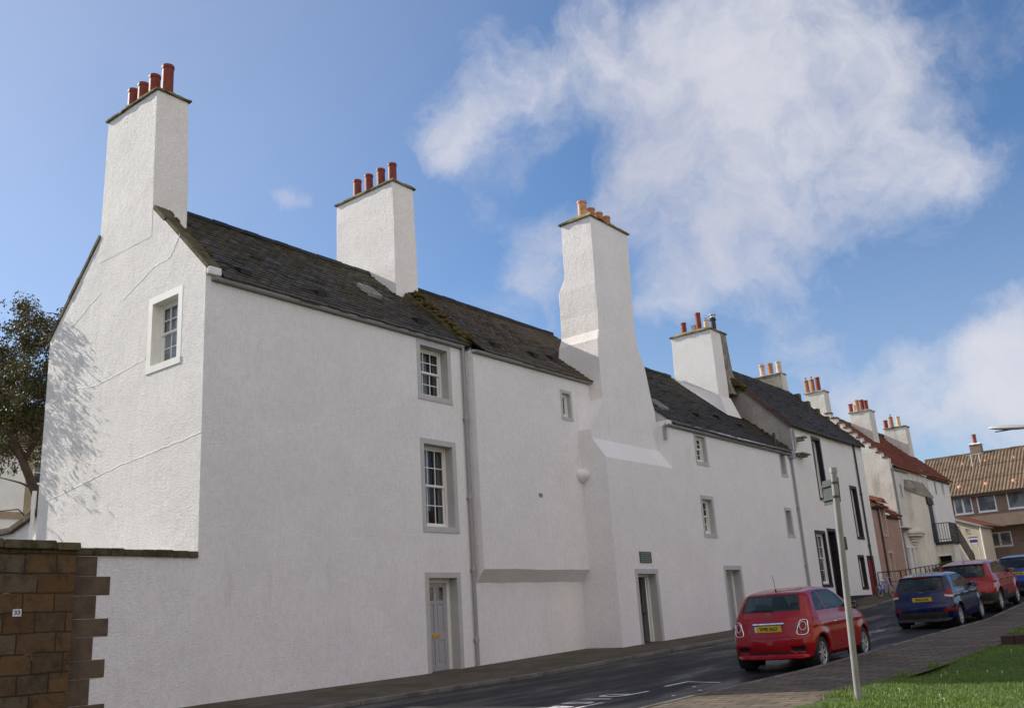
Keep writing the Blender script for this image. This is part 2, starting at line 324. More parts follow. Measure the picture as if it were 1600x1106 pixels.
# ------------------------------------------------------------------ mesh helpers
class MB:
    def __init__(s): s.v = []; s.f = []; s.uv = {}
    def add(s, vs, fs):
        o = len(s.v); s.v += [tuple(map(float, p)) for p in vs]; s.f += [tuple(i+o for i in f) for f in fs]
    def quad(s, a, b, c, d, uv=None):
        s.add((a, b, c, d), ((0, 1, 2, 3),))
        if uv: s.uv[len(s.f)-1] = uv
    def box(s, x0, x1, y0, y1, z0, z1):
        s.hexa([(x0, y0, z0), (x1, y0, z0), (x1, y1, z0), (x0, y1, z0)], [(x0, y0, z1), (x1, y0, z1), (x1, y1, z1), (x0, y1, z1)])
    def hexa(s, a, b):
        n = len(a); s.add(list(a)+list(b), [tuple(range(n))[::-1], tuple(range(n, 2*n))]+[(i, (i+1) % n, n+(i+1) % n, n+i) for i in range(n)])
    def rings(s, rs, cap=True):
        n = len(rs[0]); o = len(s.v)
        for r in rs: s.v += [tuple(map(float, p)) for p in r]
        for k in range(len(rs)-1):
            for i in range(n):
                j = (i+1) % n; s.f.append((o+k*n+i, o+k*n+j, o+(k+1)*n+j, o+(k+1)*n+i))
        if cap: s.f.append(tuple(o+i for i in range(n))[::-1]); s.f.append(tuple(o+(len(rs)-1)*n+i for i in range(n)))
    def tube(s, pts, r, n=10, cap=True):
        pts = [Vector(p) for p in pts]; rs = []
        up = Vector((0, 0, 1)); prev = None
        for i, p in enumerate(pts):
            d = (pts[min(i+1, len(pts)-1)]-pts[max(i-1, 0)]).normalized()
            a = d.cross(up if abs(d.z) < .95 else Vector((1, 0, 0))).normalized()
            if prev is not None:
                a = (prev-d*prev.dot(d)).normalized()
            prev = a; b = d.cross(a); rr = r[i] if isinstance(r, (list, tuple)) else r
            rs.append([p+a*rr*math.cos(t)+b*rr*math.sin(t) for t in [2*math.pi*k/n for k in range(n)]])
        s.rings(rs, cap)
    def lathe(s, base, prof, n=16):
        s.rings([[(base[0]+r*math.cos(2*math.pi*k/n), base[1]+r*math.sin(2*math.pi*k/n), base[2]+z) for k in range(n)] for r, z in prof])
    def build(s, name, m, parent=None, smooth=False, bevel=0, fix=True):
        me = bpy.data.meshes.new(name); me.from_pydata(s.v, [], s.f)
        if s.uv:
            ul = me.uv_layers.new(name='uv'); 
            for fi, uv in s.uv.items():
                p = me.polygons[fi]
                for k, li in enumerate(p.loop_indices): ul.data[li].uv = uv[k]
        if fix:
            b = bmesh.new(); b.from_mesh(me)
            bmesh.ops.recalc_face_normals(b, faces=b.faces)
            if bevel: 
                bmesh.ops.bevel(b, geom=[e for e in b.edges if len(e.link_faces) == 2 and e.calc_face_angle(0) > .5], offset=bevel, segments=2, affect='EDGES', profile=.7, clamp_overlap=True)
            b.to_mesh(me); b.free()
        if smooth: me.polygons.foreach_set('use_smooth', [True]*len(me.polygons))
        me.materials.append(m); o = bpy.data.objects.new(name, me); C.objects.link(o)
        if parent: o.parent = parent; o.matrix_parent_inverse = parent.matrix_world.inverted()
        return o
def tag(o, label=None, cat=None, group=None, kind=None):
    for k, v in (('label', label), ('category', cat), ('group', group), ('kind', kind)):
        if v: o[k] = v
    return o
def thing(name, loc, label, cat, group=None, rz=0):
    e = bpy.data.objects.new(name, None); C.objects.link(e); e.location = loc; e.rotation_euler = (0, 0, rz); e.empty_display_size = .3
    bpy.context.view_layer.update(); return tag(e, label, cat, group)
def copy_thing(root, loc=None, label=None):
    def cp(o, par):
        c = o.copy(); C.objects.link(c); 
        if par: c.parent = par
        for ch in [q for q in o.children]: cp(ch, c)
        return c
    r = cp(root, None)
    if loc is not None: r.location = loc
    if label: r['label'] = label
    return r
GY = [-40, 0, 9.7, 15.5, 21.4, 27.8, 33.9, 38.7, 42, 47, 60, 66, 90, 200]
GZ = [-1.9, -1.25, -1.03, -.97, -.81, -.66, -.30, .0, .14, .42, .95, 1.1, 1.7, 2.2]
def G(y): return float(np.interp(y, GY, GZ))
def St(X): return lambda u, v, n=0: (X+n, u, v)          # a wall along the street: u = Y
def Gb(Y): return lambda u, v, n=0: (u, Y-n, v)          # a wall facing down the street: u = X

def wall(mb, P, outline, holes=()):
    loops = [[Vector((a, b, 0)) for a, b in outline]]+[[Vector((a, b, 0)) for a, b in h] for h in holes]
    flat = [p for l in loops for p in l]
    tris = tessellate_polygon(loops)
    mb.add([P(p.x, p.y) for p in flat], [tuple(t) for t in tris])
def rect(u0, u1, v0, v1): return [(u0, v0), (u1, v0), (u1, v1), (u0, v1)]
def fbox(mb, P, u0, u1, v0, v1, n0, n1):
    mb.hexa([P(u0, v0, n0), P(u1, v0, n0), P(u1, v0, n1), P(u0, v0, n1)], [P(u0, v1, n0), P(u1, v1, n0), P(u1, v1, n1), P(u0, v1, n1)])
def surround(P, o, m, par, mg=.15, depth=.24, proud=.008, sill=None, name='window_surround', foot=False):
    """painted stone margins that line the opening; returns the rectangle of wall they take up"""
    u0, u1, v0, v1 = o; b = mg if sill is None else sill
    mb = MB(); q = .001
    fbox(mb, P, u0-mg, u0, v0+(0 if foot else 0), v1, -depth, proud); fbox(mb, P, u1, u1+mg, v0, v1, -depth, proud)
    fbox(mb, P, u0-mg, u1+mg, v1+q, v1+mg, -depth, proud)
    if not foot: fbox(mb, P, u0-mg, u1+mg, v0-b, v0-q, -depth, proud+.012)
    mb.build(name, m, par)
    return rect(u0-mg+.004, u1+mg-.004, (v0 if foot else v0-b+.004), v1+mg-.004)
def sash(P, o, par, cols=3, rows=(2, 2), depth=.14, frame=None, pane=None, split=.5, fw=.055, slope=0):
    """box-sash window; frame is the part, its glass the sub-part"""
    u0, u1, v0, v1 = o; mb = MB(); d = -depth
    frame = frame or M['white_paint']
    fbox(mb, P, u0, u0+fw, v0, v1, d-.09, d); fbox(mb, P, u1-fw, u1, v0, v1, d-.09, d)
    fbox(mb, P, u0+fw, u1-fw, v1-fw, v1, d-.09, d); fbox(mb, P, u0+fw, u1-fw, v0, v0+fw*1.2, d-.09, d+.01)
    a0, a1, b0, b1 = u0+fw, u1-fw, v0+fw*1.2, v1-fw; mid = b0+(b1-b0)*split
    for (c0, c1, dd, n) in ((mid, b1, d-.02, rows[0]), (b0, mid+.03, d-.055, rows[1])) if rows[1] else ((b0, b1, d-.02, rows[0]),):
        w = .038; t = dd-.03
        fbox(mb, P, a0+.001, a0+w, c0, c1, t, dd); fbox(mb, P, a1-w, a1-.001, c0, c1, t, dd)
        fbox(mb, P, a0+w, a1-w, c1-w, c1-.001, t, dd); fbox(mb, P, a0+w, a1-w, c0+.001, c0+w*1.25, t, dd)
        for k in range(1, cols):
            x = a0+w+(a1-a0-2*w)*k/cols; fbox(mb, P, x-.010, x+.010, c0+w*1.25, c1-w, t+.006, dd-.004)
        for k in range(1, n):
            z = c0+w+(c1-c0-2*w)*k/n
            for j in range(cols):
                x0 = a0+w+(a1-a0-2*w)*j/cols+.0105; x1 = a0+w+(a1-a0-2*w)*(j+1)/cols-.0105
                fbox(mb, P, x0, x1, z-.010, z+.010, t+.006, dd-.005)
    f = mb.build('window', frame, par)
    g = MB(); g.quad(P(a0, b0, d-.072), P(a1, b0, d-.072), P(a1, b1, d-.072), P(a0, b1, d-.072)); g.build('pane', pane or M['pane'], f, fix=False)
    return f
def window(P, o, par, m=None, mg=.15, depth=.24, sill=None, holes=None, curtain=None, **k):
    if curtain is not None: k['pane'] = M['clear_pane']
    h = surround(P, o, m or M['margin'], par, mg, depth+.12, sill=sill)
    if holes is not None: holes.append(h)
    f = sash(P, o, par, depth=depth, **k)
    if curtain is not None:
        u0, u1, v0, v1 = o; d = -depth-.16; mb = MB(); e = .25
        mb.quad(P(u0-e, v0-e, d-.5), P(u1+e, v0-e, d-.5), P(u1+e, v1+e, d-.5), P(u0-e, v1+e, d-.5))
        for a, b in (((u0-e, v0-e), (u1+e, v0-e)), ((u1+e, v0-e), (u1+e, v1+e)), ((u1+e, v1+e), (u0-e, v1+e)), ((u0-e, v1+e), (u0-e, v0-e))): mb.quad(P(*a, -depth-.121), P(*b, -depth-.121), P(*b, d-.5), P(*a, d-.5))
        mb.build('window_recess', M['dark'], f, fix=False)
        mb = MB()
        for a, b, z in curtain:
            n = 14; xs = [u0+(u1-u0)*(a+(b-a)*i/n) for i in range(n+1)]
            for i in range(n): mb.quad(P(xs[i], v0+(v1-v0)*z, d+.02*math.sin(i*1.9)), P(xs[i+1], v0+(v1-v0)*z, d+.02*math.sin(i*1.9+1.9)), P(xs[i+1], v1, d+.02*math.sin(i*1.9+1.9)), P(xs[i], v1, d+.02*math.sin(i*1.9)))
        mb.build('curtain', M['curtain'], f, smooth=True, fix=False)
    return f

def slates(name, m, par, y0, y1, xe, ze, xr, zr, row=.17, over=.06, seg=None, sag=.0):
    """one slope of slates laid in real overlapping courses, from the eaves (xe, ze) to the ridge (xr, zr)"""
    mb = MB(); Ls = math.hypot(xr-xe, zr-ze); dx, dz = (xr-xe)/Ls, (zr-ze)/Ls; nx, nz = (-dz, dx) if dx < 0 else (dz, -dx)
    if nz < 0: nx, nz = -nx, -nz
    n = int(Ls/row)+1; seg = seg or max(2, int((y1-y0)/.26)); ys = np.linspace(y0, y1, seg+1)
    off = rng.normal(0, .007, (n, seg)); lo = rng.normal(0, .010, (n, seg))
    def at(s, t, y): 
        w = sag*math.sin((y-y0)/(y1-y0)*math.pi)+.02*math.sin(y*1.3+s)*sag*10
        return (xe+dx*s+nx*t, y, ze+dz*s+nz*t-w)
    for k in range(n):
        s0 = k*row-(over if k == 0 else .012); s1 = min((k+1)*row+.01, Ls)
        sh = .13*(k % 2)
        for j in range(seg):
            a, b = ys[j]+sh*(0 < j), ys[j+1]+sh*(j+1 < seg); a = min(a, y1); b = min(b, y1)
            if b-a < .01: continue
            t0 = .034+off[k, j]; l = lo[k, j]
            mb.quad(at(s0+l, t0, a+.002), at(s0+l, t0, b-.002), at(s1, .008, b-.002), at(s1, .008, a+.002), ((a, s0), (b, s0), (b, s1), (a, s1)))
            mb.quad(at(s0+l, t0, a+.002), at(s0+l, t0, b-.002), at(s0+l, -.01, b-.002), at(s0+l, -.01, a+.002), ((a, s0), (b, s0), (b, s0), (a, s0)))
    # boarding under the slates
    mb.quad(at(-.03, -.012, y0), at(-.03, -.012, y1), at(Ls, -.012, y1), at(Ls, -.012, y0), ((y0, 0), (y1, 0), (y1, Ls), (y0, Ls)))
    return mb.build(name, m, par, fix=False)
def pantiles(name, m, par, axis, a0, a1, e, r, tw=.22, row=.30, amp=.035, sub=6):
    """pantiled slope. e, r = (across, z) at eaves and ridge; axis 'y': across = X; axis 'x': across = Y"""
    Ls = math.hypot(r[0]-e[0], r[1]-e[1]); dx, dz = (r[0]-e[0])/Ls, (r[1]-e[1])/Ls; nx, nz = -dz, dx
    if nz < 0: nx, nz = -nx, -nz
    nr = max(1, int(Ls/row)); nc = int((a1-a0)/tw*sub); us = np.linspace(a0, a1, nc+1); mb = MB()
    W = amp*np.abs(np.sin(us/tw*math.pi))**.8
    for k in range(nr):
        s0, s1 = Ls*k/nr-(.05 if k == 0 else .02), Ls*(k+1)/nr; o = len(mb.v)
        for s, t in ((s0, .045), (s1, .012)):
            for u, w in zip(us, W):
                c, z = e[0]+dx*s+nx*(t+w), e[1]+dz*s+nz*(t+w); mb.v.append((c, u, z) if axis == 'y' else (u, c, z))
        for u, w in zip(us, W):
            c, z = e[0]+dx*s0+nx*(.0), e[1]+dz*s0+nz*(.0); mb.v.append((c, u, z) if axis == 'y' else (u, c, z))
        nn_ = nc+1
        for j in range(nc):
            mb.f.append((o+j, o+j+1, o+nn_+j+1, o+nn_+j)); mb.uv[len(mb.f)-1] = ((us[j], s0), (us[j+1], s0), (us[j+1], s1), (us[j], s1))
            mb.f.append((o+j, o+j+1, o+2*nn_+j+1, o+2*nn_+j)); mb.uv[len(mb.f)-1] = ((us[j], s0),)*4
    return mb.build(name, m, par, fix=False)

def rough_strip(mb, pts, w, h, jit=.02, n=14, rnd=None):
    """an irregular stone band along pts (skews, copes): cross-section w wide, h high, centred on the line"""
    rnd = rnd or random
    pts = [Vector(p) for p in pts]
    for i in range(len(pts)-1):
        a, b = pts[i], pts[i+1]; d = (b-a); l = d.length; k = max(1, int(l/.55)); d.normalize()
        for q in range(k):
            s0, s1 = l*q/k+.004, l*(q+1)/k-.004; p0 = a+d*s0; p1 = a+d*s1
            hh = h*(1+rnd.uniform(-.15, .2)); ww = w*(1+rnd.uniform(-.05, .08)); wd_ = Vector((0, 1, 0)) if abs(d.y) < .7 else Vector((1, 0, 0))
            up = d.cross(wd_).normalized(); up = up if up.z > 0 else -up
            sh = rnd.uniform(-jit, jit)
            c = [wd_*(ww/2), -wd_*(ww/2)]
            mb.hexa([p0+c[0]+up*(-.05), p1+c[0]+up*(-.05), p1+c[1]+up*(-.05), p0+c[1]+up*(-.05)],
                    [p0+c[0]+up*(hh+sh), p1+c[0]+up*(hh+sh), p1+c[1]+up*(hh+sh*.4), p0+c[1]+up*(hh+sh*.4)])
def blobs(mb, pts, r, n, rnd=random):
    """lumpy cushions (moss, turf): low icospheres scattered about the line pts"""
    bm_ = bmesh.new(); bmesh.ops.create_icosphere(bm_, subdivisions=2, radius=1)
    vs = [v.co.copy() for v in bm_.verts]; fs = [tuple(v.index for v in f.verts) for f in bm_.faces]; bm_.free()
    pts = [Vector(p) for p in pts]; seg = [(pts[i], pts[i+1]) for i in range(len(pts)-1)]; ln = [(b-a).length for a, b in seg]; T = sum(ln)
    for _ in range(n):
        t = rnd.random()*T; i = 0
        while t > ln[i] and i < len(ln)-1: t -= ln[i]; i += 1
        p = seg[i][0].lerp(seg[i][1], t/ln[i])+Vector((rnd.uniform(-1, 1), rnd.uniform(-1, 1), rnd.uniform(-.4, .5)))*r*.9
        rr = r*rnd.uniform(.25, .8); sc3 = Vector((rnd.uniform(.8, 1.3), rnd.uniform(.8, 1.5), rnd.uniform(.4, .8)))
        ph = rnd.random()*9
        mb.add([p+Vector((v.x*sc3.x, v.y*sc3.y, v.z*sc3.z))*rr*(1+.28*math.sin(5*v.x+ph)*math.cos(6*v.y+ph)+.15*math.sin(11*v.z+ph)) for v in vs], fs)
def pot(par, x, y, z, h, r, m, style=0):
    mb = MB()
    if style == 0: pr = [(r*.95, -.06), (r*.94, 0), (r*.92, h*.15), (r*.90, h*.88), (r*.99, h*.89), (r*1.0, h*.98), (r*.97, h), (r*.84, h), (r*.80, h*.8), (r*.78, h*.3)]
    elif style == 1: pr = [(r*1.1, -.06), (r*1.1, .05), (r*.85, .08), (r*.82, h*.80), (r*1.1, h*.83), (r*1.12, h*.88), (r*.85, h*.90), (r*.95, h), (r*.78, h), (r*.7, h*.5)]
    else: pr = [(r, -.06), (r*.95, 0), (r*.85, h*.85), (r*.98, h*.87), (r*.98, h*.95), (r*.5, h*.97), (r*.28, h*.98), (r*.26, h*1.12), (r*.4, h*1.13), (r*.4, h*1.17), (r*.1, h*1.2)]
    mb.lathe((x, y, z), pr, 18); return mb.build('chimney_pot', m, par, smooth=False)
def shade_auto(o, ang=35):
    me = o.data; b = bmesh.new(); b.from_mesh(me)
    for f in b.faces: f.smooth = True
    for e in b.edges: e.smooth = not (len(e.link_faces) == 2 and e.calc_face_angle(0) > math.radians(ang))
    b.to_mesh(me); b.free()
def stack(name, par, secs, m, cope=None, over=.05, ch=.16, rise=.0, ridge='x'):
    """chimney: sections (z, x0, x1, y0, y1) from the bottom up; weathered cope on top"""
    mb = MB(); rs = []
    dense = []
    for a, b in zip(secs[:-1], secs[1:]):
        k = max(1, int((b[0]-a[0])/.6))
        for i in range(k): dense.append([a[j]+(b[j]-a[j])*i/k for j in range(5)])
    dense.append(list(secs[-1]))
    for i, (z, x0, x1, y0, y1) in enumerate(dense):
        j = lambda: random.uniform(-.009, .009) if 0 < i < len(dense)-1 else 0
        rs.append([(x0+j(), y0+j(), z), (x1+j(), y0+j(), z), (x1+j(), y1+j(), z), (x0+j(), y1+j(), z)])
    mb.rings(rs); o = mb.build(name, m, par, bevel=.014)
    if cope:
        z, x0, x1, y0, y1 = secs[-1]; c = MB(); q = over; z += .002
        b0 = [(x0-q, y0-q, z), (x1+q, y0-q, z), (x1+q, y1+q, z), (x0-q, y1+q, z)]
        b1 = [(x, y, z+.045) for x, y, _ in b0]
        i = .14 if (x1-x0) > .5 and (y1-y0) > .5 else .1
        b2 = [(x0+i, y0+i, z+ch), (x1-i, y0+i, z+ch), (x1-i, y1-i, z+ch), (x0+i, y1-i, z+ch)]
        c.rings([b0, b1, b2]); cc = c.build('cope', cope, o)
        sub = bmesh.new(); sub.from_mesh(cc.data); bmesh.ops.subdivide_edges(sub, edges=sub.edges, cuts=6, use_grid_fill=True)
        for v in sub.verts:
            s = math.sin(v.co.x*13+v.co.z*5)*math.cos(v.co.y*11+v.co.x*4); v.co += Vector((s, math.cos(v.co.x*9+v.co.y*7), s))*.012
        sub.to_mesh(cc.data); sub.free()
    return o
def ribbon_bumps(mb, P, pts, w=.05, t=.012):
    """raised seam where two lifts of harling met, following pts in the wall plane"""
    dense = []
    for a, b in zip(pts[:-1], pts[1:]):
        for i in range(12): dense.append((a[0]+(b[0]-a[0])*i/12, a[1]+(b[1]-a[1])*i/12+random.uniform(-.012, .012)))
    dense.append(pts[-1])
    for a, b in zip(dense[:-1], dense[1:]):
        w1 = w*random.uniform(.6, 1.1)
        mb.add([P(a[0], a[1]-w1/2, -.002), P(b[0], b[1]-w1/2, -.002), P(b[0], b[1], t), P(a[0], a[1], t), P(a[0], a[1]+w1/2, -.002), P(b[0], b[1]+w1/2, -.002)], [(0, 1, 2, 3), (3, 2, 5, 4)])
def gutter(par, X, y0, y1, z, m, r=.06):
    mb = MB(); n = 8; yy = [y0, y1]
    a = [math.pi+math.pi*k/n for k in range(n+1)]
    ring = [(X+r+r*math.cos(t), z+r*math.sin(t)*1.0) for t in a]+[(X+r+(r-.008)*math.cos(t), z+(r-.008)*math.sin(t)) for t in a[::-1]]
    mb.rings([[(x, yy[0], zz) for x, zz in ring], [(x, yy[1], zz) for x, zz in ring]])
    k = int((y1-y0)/1.8)
    for i in range(k+1):
        y = y0+.12+(y1-y0-.24)*i/max(k, 1)
        rr = [(X+r+(r+.006)*math.cos(t), z+(r+.006)*math.sin(t)) for t in a]+[(X+r+(r-.001)*math.cos(t), z+(r-.001)*math.sin(t)) for t in a[::-1]]
        mb.rings([[(x, y-.03, zz) for x, zz in rr], [(x, y+.03, zz) for x, zz in rr]])
    mb.box(X-.02, X+.004, y0, y1, z-.07, z+.01)
    return mb.build('gutter', m, par, fix=True)
def downpipe(par, X, y, z0, z1, m, r=.045, joints=(), bend=None, off=.05):
    mb = MB(); x = X+off
    pts = [(x, y, z0), (x, y, z1)]
    if bend: pts = [(x, y, z0), (x, y, z1-.25), (x+.02, y, z1-.16), bend]
    mb.tube(pts, r, 12)
    for z in joints:
        mb.lathe((x, y, z), [(r, -.02), (r+.013, -.02), (r+.013, .05), (r+.006, .06), (r+.006, .10), (r, .11)], 12)
        mb.box(X-.01, x-r+.01, y-.06, y+.06, z+.0, z+.04)
    return shade(mb.build('downpipe', m, par))
def shade(o): shade_auto(o); return o
def rooflight(par, y, xc, ze_f, w=.5, l=.75, m=None):
    """small rooflight lying on the slope; ze_f(x) gives the slope's height"""
    x0, x1 = xc+l*.35, xc-l*.35; a = (x0, ze_f(x0)+.05); b = (x1, ze_f(x1)+.05)
    mb = MB()
    def P(u, v, n=0):
        t = v; px = a[0]+(b[0]-a[0])*t; pz = a[1]+(b[1]-a[1])*t; return (px+n*.7, y+u, pz+n*.7)
    for u0, u1, v0, v1 in ((0, .05, 0, 1), (w-.05, w, 0, 1), (.05, w-.05, 0, .08), (.05, w-.05, .92, 1), (w/2-.02, w/2+.02, .08, .92)): fbox(mb, P, u0, u1, v0, v1, -.05, .06)
    f = mb.build('rooflight', M['lead'], par); g = MB(); g.quad(P(.05, .08, .03), P(w-.05, .08, .03), P(w-.05, .92, .03), P(.05, .92, .03)); g.build('pane', M['skylight'], f, fix=False)
def slatevent(par, y, x, z, m):
    mb = MB(); mb.add([(x+.10, y-.13, z-.06), (x+.10, y+.13, z-.06), (x+.10, y+.13, z+.045), (x+.10, y-.13, z+.045), (x-.16, y-.12, z+.15), (x-.16, y+.12, z+.15)],
        [(0, 1, 2, 3), (3, 2, 5, 4), (0, 3, 4), (1, 5, 2)]); mb.build('roof_vent', m, par)
def panel_door(P, o, par, m, depth=.24, glass=True, lb=True, frame=None, fr=.09, plinth=.03):
    """six-panel door in a timber frame"""
    u0, u1, v0, v1 = o; d = -depth; fm = MB()
    fbox(fm, P, u0, u0+fr, v0, v1, d-.08, d); fbox(fm, P, u1-fr, u1, v0, v1, d-.08, d); fbox(fm, P, u0+fr, u1-fr, v1-fr, v1, d-.08, d)
    a0, a1, b1 = u0+fr, u1-fr, v1-fr; b0 = v0+plinth; w = a1-a0; h = b1-b0; dd = d-.03
    leaf = MB(); st = .10
    fbox(leaf, P, a0, a1, b0, b1, dd-.03, dd-.018)
    for x0, x1 in ((a0, a0+st), (a1-st, a1), (a0+w/2-st*.45, a0+w/2+st*.45)): fbox(leaf, P, x0+.001, x1-.001, b0, b1, dd-.017, dd)
    for z0, z1 in ((0, .09), (.36, .44), (.76, .80), (.95, 1)):
        for x0, x1 in ((a0+st, a0+w/2-st*.45), (a0+w/2+st*.45, a1-st)): fbox(leaf, P, x0, x1, b0+h*z0, b0+h*z1, dd-.017, dd-.002)
    for z0, z1 in ((.09, .36), (.44, .76)):
        for x0, x1 in ((a0+st, a0+w/2-st*.45), (a0+w/2+st*.45, a1-st)): fbox(leaf, P, x0+.04, x1-.04, b0+h*z0+.05, b0+h*z1-.05, dd-.017, dd-.008)
    L_ = leaf.build('door', m, par, bevel=.004); fm.build('door_frame', frame or M['white_paint'], L_)
    if glass:
        g = MB()
        for x0, x1 in ((a0+st, a0+w/2-st*.45), (a0+w/2+st*.45, a1-st)): fbox(g, P, x0, x1, b0+h*.80, b0+h*.95, dd-.017, dd-.012)
        g.build('pane', M['pane'], L_)
    if lb:
        q = MB(); fbox(q, P, a0+w*.34, a0+w*.66, b0+h*.385, b0+h*.425, dd, dd+.012); q.build('letter_box', M['brass'], L_, bevel=.003)
    return L_
def text_obj(txt, size, mt, name, parent, matrix, depth=.002, bold=0.):
    cu = bpy.data.curves.new(name, 'FONT'); cu.body = txt; cu.size = size; cu.align_x = 'CENTER'; cu.align_y = 'CENTER'; cu.extrude = depth; cu.offset = bold; cu.resolution_u = 4
    tmp = bpy.data.objects.new(name+'_tmp', cu); C.objects.link(tmp); bpy.context.view_layer.update()
    me = bpy.data.meshes.new_from_object(tmp.evaluated_get(bpy.context.evaluated_depsgraph_get()))
    bpy.data.objects.remove(tmp); me.transform(matrix); me.materials.clear(); me.materials.append(mt)
    o = bpy.data.objects.new(name, me); C.objects.link(o)
    if parent: o.parent = parent; o.matrix_parent_inverse = parent.matrix_world.inverted()
    return o
def frame_mat(o, ex, ey):
    ex = Vector(ex).normalized(); ey = Vector(ey).normalized(); ez = ex.cross(ey)
    return Matrix(((ex.x, ey.x, ez.x, o[0]), (ex.y, ey.y, ez.y, o[1]), (ex.z, ey.z, ez.z, o[2]), (0, 0, 0, 1)))

def ray(x, y): return R_*(x-800)/FPX - U_*(y-553)/FPX + F_
def onY(x, y, Y): d = ray(x, y); return d*Y/d[1]
def onX(x, y, X): d = ray(x, y); return d*X/d[0]
def ground_sheet(name, m, x0, x1, ys, dz, nx=1, zf=None, uv=False):
    mb = MB(); xs = np.linspace(x0, x1, nx+1)
    for j in range(len(ys)-1):
        for i in range(nx):
            p = [(xs[i], ys[j]), (xs[i+1], ys[j]), (xs[i+1], ys[j+1]), (xs[i], ys[j+1])]
            mb.quad(*[(x, y, G(y)+dz+(zf(x, y) if zf else 0)) for x, y in p])
    o = mb.build(name, m, fix=False, smooth=True); return tag(o, kind='structure')
YS = list(np.arange(-30, 90.1, 1.0))
# ------------------------------------------------------------------ the ground
far = MB(); gx = [-600, -150, -60, -14.6, -4.1, 60, 150, 600]; gy = [-500, -100]+list(np.arange(-40, 90, 5))+[90, 200, 700]
for i in range(len(gx)-1):
    for j in range(len(gy)-1):
        far.quad(*[(x, y, G(y)-.28) for x, y in ((gx[i], gy[j]), (gx[i+1], gy[j]), (gx[i+1], gy[j+1]), (gx[i], gy[j+1]))])
tag(far.build('ground', M['far_ground'], fix=False, smooth=True), kind='structure')
XK, XN, XL = -11.45, -6.18, -3.98          # far kerb, near kerb, lawn edge
camber = lambda x, y: .02-.045*max(-1., min(1.2, (x+8.8)/2.0))
road = ground_sheet('road', M['road'], XK, XN, YS, -.115, 8, camber)
fw_ = ground_sheet('pavement', M['footway'], -14.9, XK-.16, YS, 0, 4, lambda x, y: .04*(XK-x)/3)
nf = ground_sheet('pavement', M['paving'], XN+.10, XL, YS, -.03, 4, lambda x, y: .012*(x-XN))
tag(nf, kind='structure')
lawn_z = lambda x, y: .035+.03*math.sin(x*1.3+y*.7)+.02*math.sin(y*1.9-x)+min(.25, max(0, (x-XL-2)*.06))
lawn_low = ground_sheet('lawn', M['soil'], XL, 30, list(np.arange(-10, 17.61, .4)), 0, 60, lawn_z)
ground_sheet('path', M['footway'], XL, 30, [17.6, 17.75, 17.95, 18.1, 18.7], -.02, 6)
LZ2 = lambda x, y: .13+.025*math.sin(x*1.1+y*.9)+.02*math.sin(y*1.7)
lawn_up = ground_sheet('lawn', M['soil'], XL+.08, 30, list(np.arange(18.75, 80, .5)), 0, 50, LZ2)

def kerb(name, x0, x1, y0, y1, zt, ln=.92, dz=-.16):
    mb = MB(); y = y0
    while y < y1:
        l = ln*random.uniform(.85, 1.12); a = random.uniform(-.006, .006); b = random.uniform(-.006, .006)
        mb.hexa([(x0, y+.006, G(y)+dz), (x1+a, y+.006, G(y)+dz), (x1+a, y+l-.006, G(y+l)+dz), (x0, y+l-.006, G(y+l)+dz)],
                [(x0, y+.006, G(y)+zt), (x1+a, y+.006, G(y)+zt+b), (x1+a, y+l-.006, G(y+l)+zt+b), (x0, y+l-.006, G(y+l)+zt)]); y += l
    return tag(mb.build(name, M['kerb'], bevel=.014), kind='structure')
kerb('kerb', XK-.16, XK, 2, 70, .014)
kerb('kerb', XN, XN+.10, 2, 70, -.018, .9)
b_ = MB()
for i in range(40):                                        # brick-on-edge border of the upper bed
    x = XL+i*.22; b_.box(x+.004, x+.214, 18.7, 18.81, G(18.7)-.05, G(18.7)+.125+.004*random.random())
tag(b_.build('brick_edging', mottle('red_brown_brick', (.085, .045, .032), (.06, .035, .027), 5, .9, .5, .01, 40), bevel=.006), kind='structure')
# edge of worn soil along the lawn
e_ = MB(); y = 2
while y < 17.5:
    e_.quad((XL-.02+.03*math.sin(y*5), y, G(y)-.004), (XL+.14, y, G(y)+.042), (XL+.14, y+.25, G(y+.25)+.042), (XL-.02+.03*math.sin((y+.25)*5), y+.25, G(y+.25)-.004)); y += .25
tag(e_.build('soil_edge', mottle('bare_soil', (.06, .042, .025), (.04, .03, .018), 8, 1, .8, .02, 30), fix=False), kind='structure')
# road paint, children of the road
RZ = lambda x, y: G(y)-.115+camber(x, y)+.004
def paint(pts, name='road_marking'):
    mb = MB(); mb.add([(x, y, RZ(x, y)) for x, y in pts], [tuple(range(len(pts)))]); o = mb.build(name, M['line'], road, fix=False); return o
def stripe(x0, y0, x1, y1, w=.09):
    d = Vector((x1-x0, y1-y0)).normalized(); n = Vector((-d.y, d.x))*w/2
    k = 6; mb = MB()
    for i in range(k):
        a = Vector((x0, y0)).lerp(Vector((x1, y1)), i/k); b = Vector((x0, y0)).lerp(Vector((x1, y1)), (i+1)/k)
        mb.quad(*[(p.x, p.y, RZ(p.x, p.y)) for p in (a-n, b-n, b+n, a+n)])
    mb.build('bay_line', M['line'], road, fix=False)
for a in ((-7.76, 12.35, -7.72, 12.95), (-7.62, 10.85, -7.6, 11.5), (-7.82, 13.62, -7.82, 14.4), (-7.8, 14.36, -7.2, 14.3), (-6.6, 13.9, -6.1, 13.66), (-7.6, 9.4, -7.6, 10.1)): stripe(*a, w=.07)
for i, ch in enumerate('DISABLED'):
    y = 12.33-.475*i; text_obj(ch, .66, M['line'], 'bay_letter', road, frame_mat((-7.96, y, RZ(-7.96, y)+.0), (0, -1, 0), (1, 0, 0)) @ Matrix.Diagonal((.95, 1.0, 1, 1)), .001, .018)
